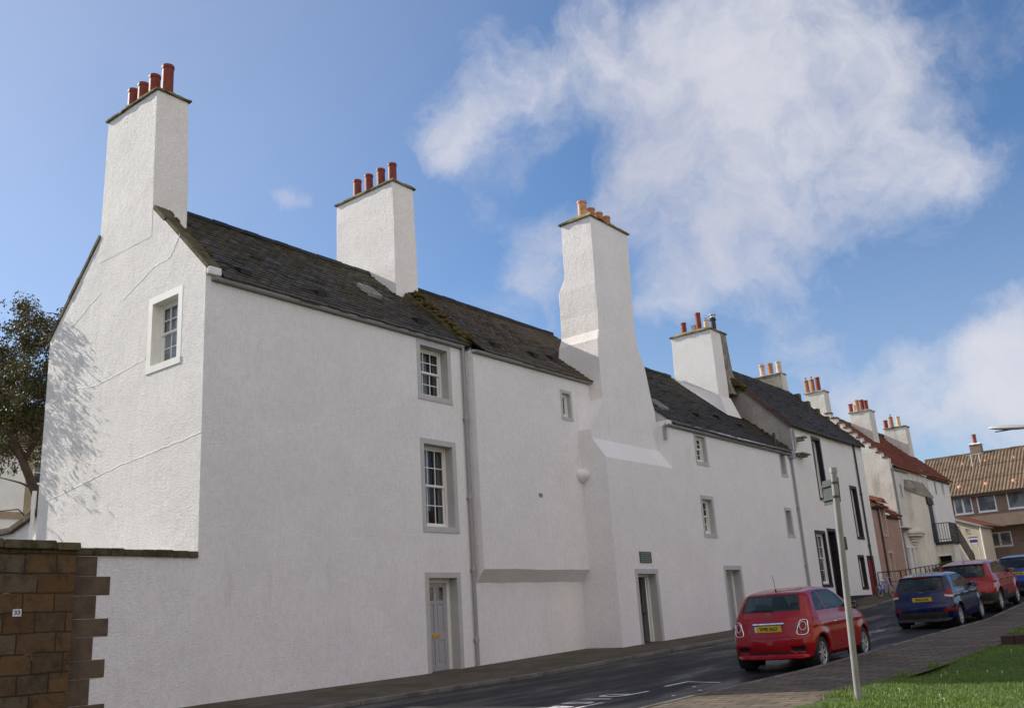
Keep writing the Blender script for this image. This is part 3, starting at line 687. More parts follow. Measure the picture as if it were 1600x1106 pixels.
for i, ch in enumerate('DISABLED'):
    y = 27.6-.475*i; text_obj(ch, .66, M['line'], 'bay_letter', road, frame_mat((-8.45, y, RZ(-8.45, y)), (0, -1, 0), (1, 0, 0)) @ Matrix.Diagonal((.9, .95, 1, 1)), .001, .018)
# resurfaced strips
for (x0, x1, y0, y1) in ((-8.3, -7.3, 12.5, 18.5), (-10.6, -9.7, 8, 22)):
    pass

# ================================================================== FIRST WHITE HOUSE (gable to the viewer)
X1, YG, YE = -14.5, 9.68, 17.03
RX, RZ1 = -17.45, 9.30; XB = -20.42
def slope(xe, ze, x, rx=RX, rz=RZ1): return ze+(rz-ze)*(xe-x)/(xe-rx)
h1 = thing('white_house', (X1, YG, G(YG)), 'tall white house with its gable to the viewer and two chimneys of red pots', 'house')
holes = []; P = St(X1)
w = window(P, (15.46, 16.40, 5.19, 6.39), h1, mg=.12, depth=.22, holes=holes, curtain=((0, .62, 0), (.86, 1.0, 0)))
w = window(P, (15.47, 16.43, 2.17, 4.04), h1, mg=.125, depth=.22, holes=holes, curtain=((0, .55, .22), (.84, 1.0, 0)))
d_o = (15.47, 16.40, -.985, 1.05)
holes.append(surround(P, d_o, M['margin'], h1, .12, .5, name='door_surround', foot=True)[:])
panel_door(P, d_o, h1, M['grey_paint'])
PG = Gb(YG)
gh = []
surr = surround(PG, (-16.27, -15.38, 5.22, 6.50), M['margin_white'], h1, .14, .5, proud=.004); gh.append(surr)
sash(PG, (-16.27, -15.38, 5.22, 6.50), h1, 3, (2, 2), .17, pane=M['pane_lit'])
mb = MB()
def strip_wall(P, outline, hs):                               # door holes reach the ground: cut them into the outline
    wall(mb, P, outline, hs)
zb = -1.35
o1 = [(YG, zb), (d_o[0]-.116, zb), (d_o[0]-.116, d_o[3]+.116), (d_o[1]+.116, d_o[3]+.116), (d_o[1]+.116, zb), (YE, zb), (YE, 6.74), (YG, 6.74)]
wall(mb, P, o1, holes[:2])
wt = lambda x: 6.78+(8.66-6.78)*(X1-x)/(X1+16.42)
wall(mb, PG, [(X1, zb), (X1, 6.78), (-16.42, 8.66), (-18.47, 8.66), (XB, 6.76), (XB, zb)], gh)
mb.quad((XB, YG, zb), (XB, YE, zb), (XB, YE, 6.6), (XB, YG, 6.6))
wall(mb, Gb(YE+.35), [(X1-.05, 5), (X1-.05, 6.78), (RX, 9.35), (XB, 6.76), (XB, 5)])
# inner thickness of the gable above the roof
mb.hexa([(X1-.006, YG+.004, 6.4), (-16.42, YG+.004, 8.2), (-16.42, YG+.30, 8.2), (X1-.006, YG+.30, 6.4)], [(X1-.006, YG+.004, 6.77), (-16.42, YG+.004, 8.65), (-16.42, YG+.30, 8.65), (X1-.006, YG+.30, 6.77)])
mb.hexa([(XB+.006, YG+.004, 6.4), (-18.47, YG+.004, 8.2), (-18.47, YG+.30, 8.2), (XB, YG+.30, 6.4)], [(XB, YG+.002, 6.75), (-18.47, YG+.002, 8.65), (-18.47, YG+.30, 8.65), (XB, YG+.30, 6.75)])
wo1 = mb.build('wall', M['harl'], h1, fix=False)
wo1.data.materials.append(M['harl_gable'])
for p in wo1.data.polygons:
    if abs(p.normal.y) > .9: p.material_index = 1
for pts in ([(-20.4, 3.05), (-19.0, 3.2), (-17.2, 3.42), (-16.0, 3.5), (X1-.02, 3.62)], [(-20.2, 5.0), (-19.2, 5.35), (-18.2, 5.25), (-16.46, 5.42)], [(-20.35, 6.7), (-19.4, 6.85), (-18.3, 7.3)],
            [(-18.4, 8.75), (-17.6, 8.95), (-17.0, 9.3)], [(-17.4, 6.9), (-16.3, 7.3), (-15.7, 7.35), (-15.4, 7.75)], [(-18.4, 9.7), (-17.8, 9.9)]):
    sm = MB(); ribbon_bumps(sm, PG, pts, .07, .005)
    tag(sm.build('render_seam', M['harl_gable'], h1, fix=False))
slates('roof', M['slate1'], h1, YG+.28, YE+.05, X1+.10, 6.66, RX, RZ1, sag=.02)
r2 = slates('roof', M['slate1'], h1, YG+.28, YE+.05, XB-.1, 6.66, RX, RZ1, seg=10)
mb = MB(); n_ = 16
for i in range(n_):
    a = YG+.3+(YE-YG-.3)*i/n_; b = YG+.3+(YE-YG-.3)*(i+1)/n_-.01; z = RZ1+.03+random.uniform(-.01, .01)
    mb.hexa([(RX-.13, a, z-.10), (RX+.13, a, z-.10), (RX+.13, b, z-.10), (RX-.13, b, z-.10)], [(RX-.03, a, z+.04), (RX+.03, a, z+.04), (RX+.03, b, z+.04), (RX-.03, b, z+.04)])
mb.build('ridge_tile', M['slate1'], h1)
mb = MB(); rough_strip(mb, [(X1+.06, YG+.15, 6.78), (-15.5, YG+.15, 7.80), (-16.42, YG+.15, 8.68)], .30, .05, .014); mb.build('skew', M['skew'], h1, bevel=.02); mb = MB()
rough_strip(mb, [(XB-.04, YG+.15, 6.74), (-18.47, YG+.15, 8.66)], .36, .06, .008)
mb.build('skew', M['skew'], h1, bevel=.015)
mb = MB(); mb.box(X1-.01, X1+.10, YG+.004, YG+.28, 6.64, 6.80); mb.build('skew_putt', M['harl'], h1, bevel=.03)
gutter(h1, X1+.01, YG+.12, YE-.10, 6.60, M['pipe_grey'])
downpipe(h1, X1, 16.92, G(17)+.02, 6.56, M['pipe_grey'], .042, (-.35, 1.2, 2.85, 4.75), off=.065)
c1 = stack('chimney', h1, [(8.0, -18.47, -16.42, YG-.004, YG+.78), (9.4, -18.47, -16.42, YG-.004, YG+.78), (11.42, -18.43, -16.46, YG-.004, YG+.74)], M['harl_gable'], M['cope'], .05, .17)
for px, h, rr in ((209, .68, .13), (224, .66, .13), (241, .67, .13), (261, .68, .135)):
    q = onY(px, 150, YG+.38); pot(c1, min(max(q[0], -18.25), -16.6), YG+.38, 11.60, h, rr, M['pot_red'])
c2 = stack('chimney', h1, [(8.3, -18.72, -16.42, 16.68, 17.52), (9.3, -18.72, -16.42, 16.68, 17.52), (11.72, -18.70, -16.45, 16.70, 17.50)], M['harl_gable'], M['cope'], .05, .19)
for px in (558, 576, 595, 613):
    q = onY(px, 270, 17.1); pot(c2, q[0], 17.1, 11.90, .62, .13, M['pot_red'])
zf1 = lambda x: slope(X1+.10, 6.66, x)
rooflight(h1, 15.05, -15.95, zf1, .42, .62)
for y, x in ((10.75, -14.82), (12.75, -14.86), (15.9, -14.92), (16.1, -15.0)): slatevent(h1, y, x, zf1(x)+.01, M['slate1'])
# the mossy skew between the two roofs
mb = MB(); rough_strip(mb, [(X1-.02, YE+.12, 6.72), (-16.42, YE+.12, 8.44)], .42, .13, .03); sk2 = mb.build('skew', M['skew'], h1, bevel=.02)
mb = MB(); blobs(mb, [(X1-.1, YE+.15, 6.90), (-16.4, YE+.15, 8.60)], .15, 190); blobs(mb, [(X1-.5, YE+.55, 7.05), (-15.9, YE+.45, 8.1)], .13, 50)
tag(mb.build('moss', M['moss'], h1, smooth=True), kind='stuff')
mb = MB(); blobs(mb, [(X1+.0, YG+.32, 6.86), (-16.42, YG+.32, 8.70)], .05, 50); tag(mb.build('moss', M['moss'], h1, smooth=True), kind='stuff')

# ================================================================== SECOND WHITE HOUSE (jettied wall, big stack on the street)
X2, XC, X3 = -14.22, -13.8, -13.4
h2 = thing('white_house', (X1, 17.1, G(17)), 'middle white harled house whose upper wall juts out, with a huge buttressed street chimney', 'house')
P = St(X2); holes = []
window(P, (20.76, 21.12, 5.30, 5.97), h2, mg=.09, depth=.10, holes=holes, cols=1, rows=(1, 0))
mb = MB()
wall(mb, P, [(17.05, 1.22), (18.2, 1.235), (19.4, 1.21), (20.6, 1.225), (21.44, 1.22), (22.4, 1.22), (22.4, 6.50), (17.05, 6.50)], holes)
mb.quad((X1, 17.05, .92), (X2, 17.05, 1.22), (X2, 17.05, 6.50), (X1, 17.05, 6.50))
us = np.linspace(17.05, 21.44, 10); lo = [.93+.012*math.sin(i*2.1) for i in range(10)]; hi = np.interp(us, [17.05, 18.2, 19.4, 20.6, 21.44], [1.22, 1.235, 1.21, 1.225, 1.22])
for i in range(9): mb.quad((X2, us[i], hi[i]), (X2, us[i+1], hi[i+1]), (X1+.004, us[i+1], lo[i+1]), (X1+.004, us[i], lo[i]))
mb.quad((XB, YE, zb), (XB, 25.1, zb), (XB, 25.1, 6.5), (XB, YE, 6.5))
mb.build('wall', M['harl'], h2, fix=False); mb = MB()
wall(mb, St(X1+.004), [(YE, -1.35), (21.5, -1.35), (21.5, 1.1), (YE, 1.1)])
mb.build('lower_wall', M['harl'], h2, fix=False)
slates('roof', M['slate2'], h2, YE+.3, 25.15, X2+.10, 6.52, RX, RZ1, sag=.025)
slates('roof', M['slate2'], h2, YE+.3, 25.15, XB-.1, 6.5, RX, RZ1, seg=10)
mb = MB(); rough_strip(mb, [(RX, YE+.3, RZ1-.02), (RX, 25.1, RZ1-.02)], .22, .05, .008); mb.build('ridge_tile', M['slate2'], h2)
gutter(h2, X2+.01, 17.0, 22.36, 6.47, M['pipe_grey'])
zf2 = lambda x: slope(X2+.10, 6.52, x)
for y, x in ((18.4, -14.6), (20.3, -14.75), (21.4, -14.9)): slatevent(h2, y, x, zf2(x)+.01, M['slate2'])
mb = MB(); fbox(mb, St(X2), 19.36, 19.53, 3.02, 3.13, -.02, .006); g_ = mb.build('wall_vent', M['margin'], h2)
mb = MB()
for k in range(4): fbox(mb, St(X2), 19.375, 19.515, 3.033+k*.024, 3.043+k*.024, .006, .010)
mb.build('vent_slot', M['pipe_dark'], g_)
# the street stack: upper shaft
cs = stack('chimney', h2, [(4.0, -15.3, XC, 22.20, 25.08), (6.0, -15.3, XC, 22.20, 25.08), (6.25, -15.3, XC, 22.17, 24.98), (7.25, -15.25, XC, 22.17, 24.76), (7.72, -15.18, XC, 22.19, 24.50), (8.02, -15.14, XC-.0, 22.31, 24.42),
    (8.6, -15.13, XC, 22.33, 24.40), (9.45, -15.12, XC, 22.34, 24.44), (9.9, -14.89, XC, 22.36, 24.46), (11.62, -14.87, XC, 22.39, 24.52)], M['harl'], M['cope'], .06, .20)
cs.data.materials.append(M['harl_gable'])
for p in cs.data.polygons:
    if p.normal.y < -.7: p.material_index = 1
for py_, px in ((0, 910), (1, 922), (2, 934), (3, 945)):
    q = onX(px, 330, -14.33); pot(cs, -14.33, q[1], 11.80, .50 if py_ else .60, .155, M['pot_orange'] if py_ else M['pot_buff'])
# buttress below it
mb = MB()
mb.add([(X1, 21.42, -1.4), (X3, 21.42, -1.4), (X3, 21.42, 4.13), (XC, 21.42, 4.70), (XC, 21.42, 4.95), (X1, 21.42, 4.98),      # lower left return
        (X3, 25.12, -1.4), (X3, 25.12, 4.13), (XC, 25.12, 4.72), (XC, 22.2, 5.9), (X2-.02, 22.2, 5.92), (XC, 25.12, 4.95)],
       [(0, 1, 2, 3, 4, 5)])
b0 = len(mb.v)
mb.add([(X3, 21.42, 4.13), (X3, 25.12, 4.13), (XC, 25.12, 4.72), (XC, 21.42, 4.72)], [(0, 1, 2, 3)])        # weathered slope
mb.add([(XC, 21.42, 4.70), (XC, 25.1, 4.70), (XC, 25.1, 5.95), (XC, 22.2, 5.95), (XC, 21.42, 4.96)], [(0, 1, 2, 3, 4)])
mb.add([(XC, 21.42, 4.96), (XC, 22.2, 5.95), (X1, 22.2, 5.95), (X1, 21.42, 4.98)], [(0, 1, 2, 3)])
bt = mb.build('buttress', M['harl'], h2, fix=False)
b_m = bmesh.new(); b_m.from_mesh(bt.data); bmesh.ops.remove_doubles(b_m, verts=b_m.verts, dist=.03); b_m.to_mesh(bt.data); b_m.free()
mb = MB(); mb.lathe((X1+.30, 21.40, 3.55), [(.02, -.02), (.13, .02), (.21, .10), (.24, .18), (.22, .28), (.12, .34), (.0, .36)], 18); bl_ = mb.build('corbel_boss', M['harl'], h2, smooth=True)

# ================================================================== THIRD WHITE HOUSE (with the open door and the plaque)
YS3, YE3 = 25.1, 34.9
h3 = thing('white_house', (X3, 25.2, G(25)), 'long low white harled house with an open doorway and a small green wall plaque', 'house')
P = St(X3); holes = []
window(P, (26.80, 27.43, 4.50, 5.32), h3, mg=.11, depth=.11, holes=holes, cols=2)
window(P, (26.77, 27.42, 2.26, 3.32), h3, mg=.12, depth=.15, holes=holes, cols=2)
window(P, (33.50, 33.90, 4.64, 5.44), h3, mg=.10, depth=.26, holes=holes, cols=2)
window(P, (33.30, 33.74, 2.44, 3.30), h3, mg=.11, depth=.28, holes=holes, cols=2)
D2, D3 = (22.48, 23.45, -1.0, 1.05), (27.82, 28.86, -.75, 1.17)
surround(P, D2, M['margin'], h3, .13, .5, name='door_surround', foot=True)
surround(P, (D3[0], D3[1], D3[2], D3[3]), M['margin'], h3, .13, .5, name='door_surround', foot=True)
mb = MB(); q = .126
wall(mb, P, [(21.42, -1.4), (D2[0]-q, -1.4), (D2[0]-q, D2[3]+q), (D2[1]+q, D2[3]+q), (D2[1]+q, -1.4), (D3[0]-q, -1.4), (D3[0]-q, D3[3]+q), (D3[1]+q, D3[3]+q), (D3[1]+q, -1.4),
    (YE3, -1.4), (YE3, 5.62), (YS3, 5.62), (YS3, 4.13), (21.42, 4.13)], holes)
mb.quad((X1, YS3, 4.1), (X3, YS3, 4.1), (X3, YS3, 5.62), (X1, YS3, 5.62))
wall(mb, Gb(YE3+.002), [(X3, -1), (X3, 5.6), (RX, 9.15), (-21.4, 5.6), (-21.4, -1)])
wall(mb, Gb(YS3+.3), [(X3, 5.0), (X3, 5.6), (RX, 9.15), (-21.4, 5.6), (-21.4, 5.)])
mb.quad((-21.4, YS3, zb), (-21.4, YE3, zb), (-21.4, YE3, 5.6), (-21.4, YS3, 5.6))
mb.build('wall', M['harl'], h3, fix=False)
panel_door(P, (D3[0], D3[1], -.68, D3[3]), h3, M['grey_paint'], .26, glass=False, lb=False, frame=M['white_paint'])
# open doorway: dim hall behind, the leaf folded back
mb = MB(); fbox(mb, P, D2[0], D2[0]+.07, D2[2], D2[3], -.33, -.24); fbox(mb, P, D2[1]-.07, D2[1], D2[2], D2[3], -.33, -.24); fbox(mb, P, D2[0]+.07, D2[1]-.07, D2[3]-.07, D2[3], -.33, -.24)
dr = mb.build('door_frame', M['white_paint'], h3)
mb = MB()
a, b, c, d = (D2[0]-.3, D2[1]+1.1, -1.05, 1.3)
for f in ([P(a, c, -.5), P(a, c, -2.6), P(a, d, -2.6), P(a, d, -.5)], [P(b, c, -.5), P(b, c, -2.6), P(b, d, -2.6), P(b, d, -.5)], [P(a, c, -2.6), P(b, c, -2.6), P(b, d, -2.6), P(a, d, -2.6)],
          [P(D2[1]+.132, c, -.49), P(b, c, -.49), P(b, d, -.49), P(D2[1]+.132, d, -.49)], [P(a, c+.2, -.3), P(b, c+.2, -.3), P(b, c+.2, -2.6), P(a, c+.2, -2.6)], [P(a, d, -.5), P(b, d, -.5), P(b, d, -2.6), P(a, d, -2.6)]): mb.quad(*f)
mb.build('hall', M['dark'], h3, fix=False)
mb = MB(); u_, e_ = D2[1]-.115, .46; mb.hexa([P(u_, -.82, -.30), P(u_+.042, -.82, -.30), P(u_+e_+.042, -.82, -1.0), P(u_+e_, -.82, -1.0)], [P(u_, D2[3]-.08, -.30), P(u_+.042, D2[3]-.08, -.30), P(u_+e_+.042, D2[3]-.08, -1.0), P(u_+e_, D2[3]-.08, -1.0)]); lf = mb.build('door', M['white_paint'], h3, bevel=.004)
mb = MB(); mb.tube([P(D2[1]-.09, .02, -.40), P(D2[1]-.15, .02, -.42), P(D2[1]-.15, .02, -.36)], .013, 8); mb.build('handle', M['pipe_dark'], lf)
slates('roof', M['slate3'], h3, YS3+.25, YE3, X3+.10, 5.52, RX, 9.15, sag=.03)
slates('roof', M['slate3'], h3, YS3, YE3, -21.5, 5.52, RX, 9.15, seg=10)
mb = MB(); rough_strip(mb, [(RX, YS3, 9.13), (RX, 33.2, 9.13)], .22, .05, .008); mb.build('ridge_tile', M['slate3'], h3)
gutter(h3, X3+.01, YS3-.22, YE3-.15, 5.46, M['pipe_grey'])
downpipe(h3, X3, 34.42, G(34.4)+.02, 5.42, M['pipe_grey'], .045, (1.3, 3.4, .3), off=.07)
mb = MB(); mb.box(X3+.01, X3+.20, 34.30, 34.56, 5.28, 5.50); mb.build('hopper', M['pipe_grey'], h3, bevel=.02)
mb = MB(); mb.tube([(X3+.08, 34.45, 5.5), (X3+.14, 34.7, 5.62), (X3+.1, 34.95, 5.8), (X3+.08, 34.98, 6.45)], .05, 10); shade(mb.build('branch_pipe', M['pipe_grey'], h3))
mb = MB(); mb.tube([(X3-.12, YS3-.05, 5.02), (X3-.12, YS3-.05, 5.46)], .045, 10); shade(mb.build('stub_pipe', M['pipe_grey'], h3))
zf3 = lambda x: slope(X3+.10, 5.52, x, RX, 9.15)
rooflight(h3, 26.0, -14.25, zf3, .42, .62); rooflight(h3, 25.5, -14.9, zf3, .34, .4)
mb = MB(); mb.lathe((-14.95, 25.65, zf3(-14.95)-.1), [(.055, 0), (.055, .62), (.02, .66)], 12); mb.build('flue', M['pipe_dark'], h3)
mb = MB(); mb.lathe((-13.72, 34.0, zf3(-13.72)-.1), [(.055, 0), (.055, .5), (.02, .52)], 12); mb.build('flue', M['pipe_dark'], h3)
for y, x in ((29.0, -14.3), (31.2, -14.6), (32.6, -14.4)): slatevent(h3, y, x, zf3(x)+.01, M['slate3'])
mb = MB(); mb.quad((X3-.01, 34.72, 5.62), (RX+1.4, 34.72, 7.9), (RX+1.4, YE3-.01, 8.05), (X3-.01, YE3-.01, 5.78)); 
c4 = stack('chimney', h3, [(7.0, -17.25, -15.42, 33.30, 34.22), (8.6, -17.25, -15.42, 33.30, 34.22), (10.72, -17.21, -15.45, 33.32, 34.20)], M['harl_smooth'], M['cope'], .06, .17)
mb = MB()      # splayed skirt at its foot
mb.add([(-17.28, 33.26, 9.0), (-15.38, 33.26, 7.98), (-15.05, 33.05, 7.12), (-17.3, 33.05, 9.05), (-15.38, 34.24, 8.0), (-15.05, 34.3, 7.12)], [(0, 1, 2, 3), (1, 4, 5, 2)])
mb.build('chimney_skirt', M['harl_smooth'], c4, fix=False)
for px, h, mt, st, dy in ((1068, .52, 'pot_red', 0, 0), (1092, .78, 'pot_red', 0, 0), (1084.5, .34, 'pot_cream', 0, .12), (1104, .42, 'pot_cream', 2, 0)):
    q_ = onY(px, 510, 33.76+dy); pot(c4, q_[0], 33.76+dy, 10.87, h, .12, M[mt], st)
mb = MB(); blobs(mb, [(-15.1, 34.80, zf3(-15.1)+.02), (-13.6, 34.80, zf3(-13.6)+.02)], .07, 120); tag(mb.build('moss', M['moss'], h3, smooth=True), kind='stuff')
# plaque and its lettering
pl = MB(); fbox(pl, P, 22.66, 23.27, 1.345, 1.64, .002, .03); plq = pl.build('wall_plaque', M['plaque'], None, bevel=.006)
tag(plq, 'small green metal plaque on the white wall above the open doorway', 'plaque')
for i in range(5):
    z = 1.60-.052*i
    for k in range(4):
        a = 22.71+k*.13+random.uniform(0, .02); mb = MB() if (i, k) == (0, 0) else mb; fbox(mb, P, a, a+random.uniform(.07, .11), z-.018, z, .030, .033)
mb.build('plaque_lettering', M['plaque_text'], plq)

# ================================================================== BLACK-AND-WHITE HOUSE
X4, Y4, E4 = -13.4, 34.9, 43.1
h4 = thing('white_house', (X4, Y4, G(35)), 'white house with black painted door and window surrounds and a grey cement gable', 'house')
P = St(X4); holes = []
BK = M['black_paint']
window(P, (37.07, 37.85, 4.0, 6.35), h4, BK, .12, .18, holes=holes, cols=2, rows=(3, 3))
window(P, (35.97, 36.86, .66, 2.56), h4, BK, .12, .10, holes=holes, cols=2, rows=(2, 2))
window(P, (40.76, 41.44, 2.58, 4.62), h4, BK, .12, .16, holes=holes, cols=2, rows=(3, 3))
window(P, (40.40, 40.98, .52, 1.70), h4, BK, .11, .14, holes=holes, cols=2, rows=(2, 2))
DA, DB = (37.30, 38.02, -.3, 2.68), (41.52, 42.20, -.2, 1.70)
surround(P, DA, BK, h4, .12, .5, name='door_surround', foot=True); surround(P, DB, BK, h4, .10, .5, name='door_surround', foot=True)
panel_door(P, (DA[0], DA[1], -.02, DA[3]), h4, M['green_paint'], .30, glass=False, lb=True, frame=BK, fr=.05)
mb = MB(); fbox(mb, P, DB[0], DB[1], DB[2], DB[3], -.14, -.08); mb.build('door', M['red_paint'], h4)
mb = MB()
wall(mb, P, [(Y4, -1), (DA[0]-.116, -1), (DA[0]-.116, DA[3]+.116), (DA[1]+.116, DA[3]+.116), (DA[1]+.116, -1), (DB[0]-.096, -1), (DB[0]-.096, DB[3]+.096), (DB[1]+.096, DB[3]+.096), (DB[1]+.096, -1), (E4, -1), (E4, 6.72), (Y4, 6.72)], holes)
mb.build('wall', M['harl_smooth'], h4, fix=False)
RX4, RZ4 = -16.35, 9.82
mb = MB(); wall(mb, Gb(Y4), [(X4, 4.5), (X4, 6.72), (RX4, RZ4-.02), (-19.3, 6.72), (-19.3, 4.5)]); mb.build('gable', M['harl_grey'], h4, fix=False)
mb = MB(); wall(mb, Gb(E4), [(X4, -1), (X4, 6.72), (RX4, RZ4-.02), (-19.3, 6.72), (-19.3, -1)]); mb.build('gable', M['harl_dirty'], h4, fix=False)
mb = MB(); fbox(mb, P, 38.15, 41.30, -1, .19, .002, .025); fbox(mb, P, 42.31, 43.08, -1, .40, .002, .025); mb.build('plinth', BK, h4)
slates('roof', M['slate4'], h4, Y4-.10, E4+.05, X4+.14, 6.62, RX4, RZ4, sag=.03)
slates('roof', M['slate4'], h4, Y4-.10, E4+.05, -19.4, 6.62, RX4, RZ4, seg=8)
mb = MB(); rough_strip(mb, [(X4+.12, Y4-.10, 6.58), (RX4, Y4-.10, RZ4-.04)], .05, .05, .015); mb.build('verge', mottle('rusty_verge', (.16, .075, .045), (.1, .06, .045), 5), h4)
mb = MB(); rough_strip(mb, [(-14.6, Y4-.05, 8.0), (-15.45, Y4-.05, 8.95)], .15, .06, .02); mb2 = MB(); blobs(mb2, [(-15.0, Y4-.1, 8.35), (-15.5, Y4-.12, 8.9)], .15, 60)
tag(mb2.build('moss', M['moss'], h4, smooth=True), kind='stuff')
c4b = stack('chimney', h4, [(8.2, -16.5, -15.3, 34.35, 35.30), (9.2, -16.4, -15.55, 34.40, 35.15), (10.86, -16.3, -15.6, 34.42, 35.05)], M['stone_grey'], M['cope'], .05, .12)
pot(c4b, -15.95, 34.75, 10.96, .66, .13, M['pot_dark'], 1)
mb = MB(); mb.lathe((-15.95, 34.75, 11.62), [(.1, -.02), (.1, .1), (.15, .11), (.15, .14), (.02, .2)], 12); mb.build('cowl', M['galv'], c4b)
mb = MB()
for i in range(7):
    x = RX4+.35+i*.40; z = RZ4-(i*.40+.35)*1.05; mb.box(x-.20, x+.18, E4-.16, E4+.12, z-.20, z+.16-.02*i)
mb.build('crow_steps', M['skew'], h4, bevel=.03)
mb = MB(); rough_strip(mb, [(X4+.14, E4-.02, 6.66), (RX4+.2, E4-.02, RZ4-.25)], .24, .05, .01); mb.build('skew', M['skew'], h4, bevel=.015)
c5 = stack('chimney', h4, [(8.8, -17.75, -16.30, 42.35, 43.05), (10.62, -17.72, -16.34, 42.38, 43.02)], M['stone_grey'], M['lead'], .05, .07)
c5.data.materials.append(M['harl_dirty'])
for p in c5.data.polygons:
    if p.normal.x > .7: p.material_index = 1
for px, st, mt in ((1191, 1, 'pot_cream'), (1204, 0, 'pot_orange'), (1217.5, 0, 'pot_cream')):
    q_ = onY(px, 580, 42.7); pot(c5, q_[0], 42.7, 10.69, .62 if st else .58, .14, M[mt], st)
downpipe(h4, X4, 41.9, .1, 6.60, M['pipe_dark'], .04, (2.2, 4.4), off=.06)
mb = MB()
for z, x1_, x0_ in ((6.14, .40, .0), (6.05, .28, .0)): fbox(mb, P, 35.22, 35.50, z, z+.07, 0, x1_)
fbox(mb, P, 34.95, 35.75, 5.50, 5.56, 0, .36); fbox(mb, P, 34.95, 35.75, 5.44, 5.499, 0, .22)
mb.build('stone_bracket', M['stone_grey'], h4, bevel=.015)
mb = MB(); fbox(mb, P, 38.95, 39.2, 2.0, 2.52, .0, .03); sg = mb.build('wall_plaque', mottle('brown_panel', (.06, .045, .035), (.09, .07, .05), 15, .5), None, bevel=.006)
tag(sg, 'narrow dark brown panel on the white wall right of the tall black doorway', 'plaque')

# ================================================================== PINK HOUSE
P = St(X4+.0)
h5 = thing('pink_cottage', (X4, 43.2, G(43)), 'small pink rendered cottage with a red tiled roof and a dormer-headed window', 'house')
mb = MB(); W0, W1, DU0, DU1 = 44.28, 44.86, 2.78, 4.12
do5 = (44.62, 45.10, -.1, 1.95)
wall(mb, P, [(43.1, -1), (do5[0]-.116, -1), (do5[0]-.116, do5[3]+.116), (do5[1]+.116, do5[3]+.116), (do5[1]+.116, -1), (46.95, -1), (46.95, 3.70), (45.0, 3.70), (45.0, 4.2), (44.14, 4.2), (44.14, 4.0), (43.1, 4.0)],
     [rect(W0-.096, W1+.096, DU0-.096, DU1-.02)])
mb.build('wall', M['pink'], h5, fix=False)
mb = MB(); fbox(mb, P, W0-.10, W0, DU0, 4.19, -.3, .02); fbox(mb, P, W1, W1+.10, DU0, 4.19, -.3, .02); fbox(mb, P, W0-.1, W1+.1, DU0-.1, DU0-.001, -.3, .03); mb.build('window_surround', M['pink_margin'], h5)
sash(P, (W0, W1, DU0, 4.15), h5, 2, (2, 2), .16)
surround(P, do5, M['pink_margin'], h5, .12, .3, name='door_surround', foot=True)
panel_door(P, do5, h5, M['cream'], .18, glass=False, lb=False, fr=.03)
pantiles('roof', M['pantile'], h5, 'y', 43.12, 45.0, (X4+.14, 3.98), (-15.6, 5.5)); pantiles('roof', M['pantile'], h5, 'y', 45.02, 46.95, (X4+.14, 3.68), (-15.6, 5.2))
mb = MB(); mb.add([(X4+.16, 44.05, 4.18), (X4+.16, 45.08, 4.18), (X4+.16, 44.57, 4.40), (-14.9, 44.05, 4.9), (-14.9, 45.08, 4.9), (-14.9, 44.57, 5.0)], [(0, 2, 5, 3), (1, 4, 5, 2), (0, 1, 2)]); mb.build('dormer_roof', M['pantile'], h5, fix=False)
gutter(h5, X4+.01, 43.15, 44.1, 3.92, M['pipe_dark']); gutter(h5, X4+.01, 45.1, 46.9, 3.60, M['pipe_dark'])
downpipe(h5, X4, 43.9, .2, 3.9, M['pipe_dark'], .04, (), off=.06)

# ================================================================== CROW-STEPPED HOUSE WITH STAIR TOWER
Y6, E6 = 47.0, 53.3
h6 = thing('crow_stepped_house', (X4, Y6, G(Y6)), 'weathered white house with a crow-stepped gable, red pantiles and a stained bulging stair tower', 'house')
st = [(X4, -1), (X4, 6.25)]; cop = MB(); n = 10; x = X4; z = 6.25
for i in range(n):
    x2 = x-.272; z2 = z+.292; st += [(x, z2), (x2, z2)]
    cop.hexa([(x+.03, Y6-.03, z2), (x2-.02, Y6-.03, z2), (x2-.02, Y6+.36, z2), (x+.03, Y6+.36, z2)], [(x+.03, Y6-.03, z2+.07), (x2-.02, Y6-.03, z2+.075), (x2-.02, Y6+.36, z2+.075), (x+.03, Y6+.36, z2+.07)]); x, z = x2, z2
st += [(x-.3, z), (-20, 6.25), (-20, -1)]
mb = MB(); wall(mb, Gb(Y6), st)
wall(mb, Gb(Y6+.34), st)
for a, b in zip(st[1:-3], st[2:-2]): mb.quad((a[0], Y6, a[1]), (b[0], Y6, b[1]), (b[0], Y6+.34, b[1]), (a[0], Y6+.34, a[1]))
holes = []
window(P, (48.08, 48.30, 4.72, 5.30), h6, M['margin'], .05, .2, holes=holes, cols=1, rows=(1, 0), fw=.02)
window(P, (47.42, 47.86, .85, 2.25), h6, M['margin_white'], .10, .2, holes=holes, cols=1, rows=(1, 1))
window(P, (48.14, 48.58, .85, 2.25), h6, M['margin_white'], .10, .2, holes=holes, cols=1, rows=(1, 1))
wall(mb, P, [(Y6, -1), (E6, -1), (E6, 6.1), (Y6, 6.25)], [holes[0], rect(47.325, 48.675, .755, 2.345)])
mb.quad(P(47.96, .85, 0), P(48.04, .85, 0), P(48.04, 2.25, 0), P(47.96, 2.25, 0))
w6 = mb.build('wall', M['harl_dirty'], h6, fix=False)
w6.data.materials.append(M['harl_grey'])
cop.build('crow_step_cope', mottle('red_brown_step_cope', (.20, .085, .05), (.13, .06, .045), 4, .9, .5, .02, 15), h6, bevel=.01)
pantiles('roof', M['pantile'], h6, 'y', Y6+.36, E6, (X4+.12, 6.10), (-16.5, 9.25))
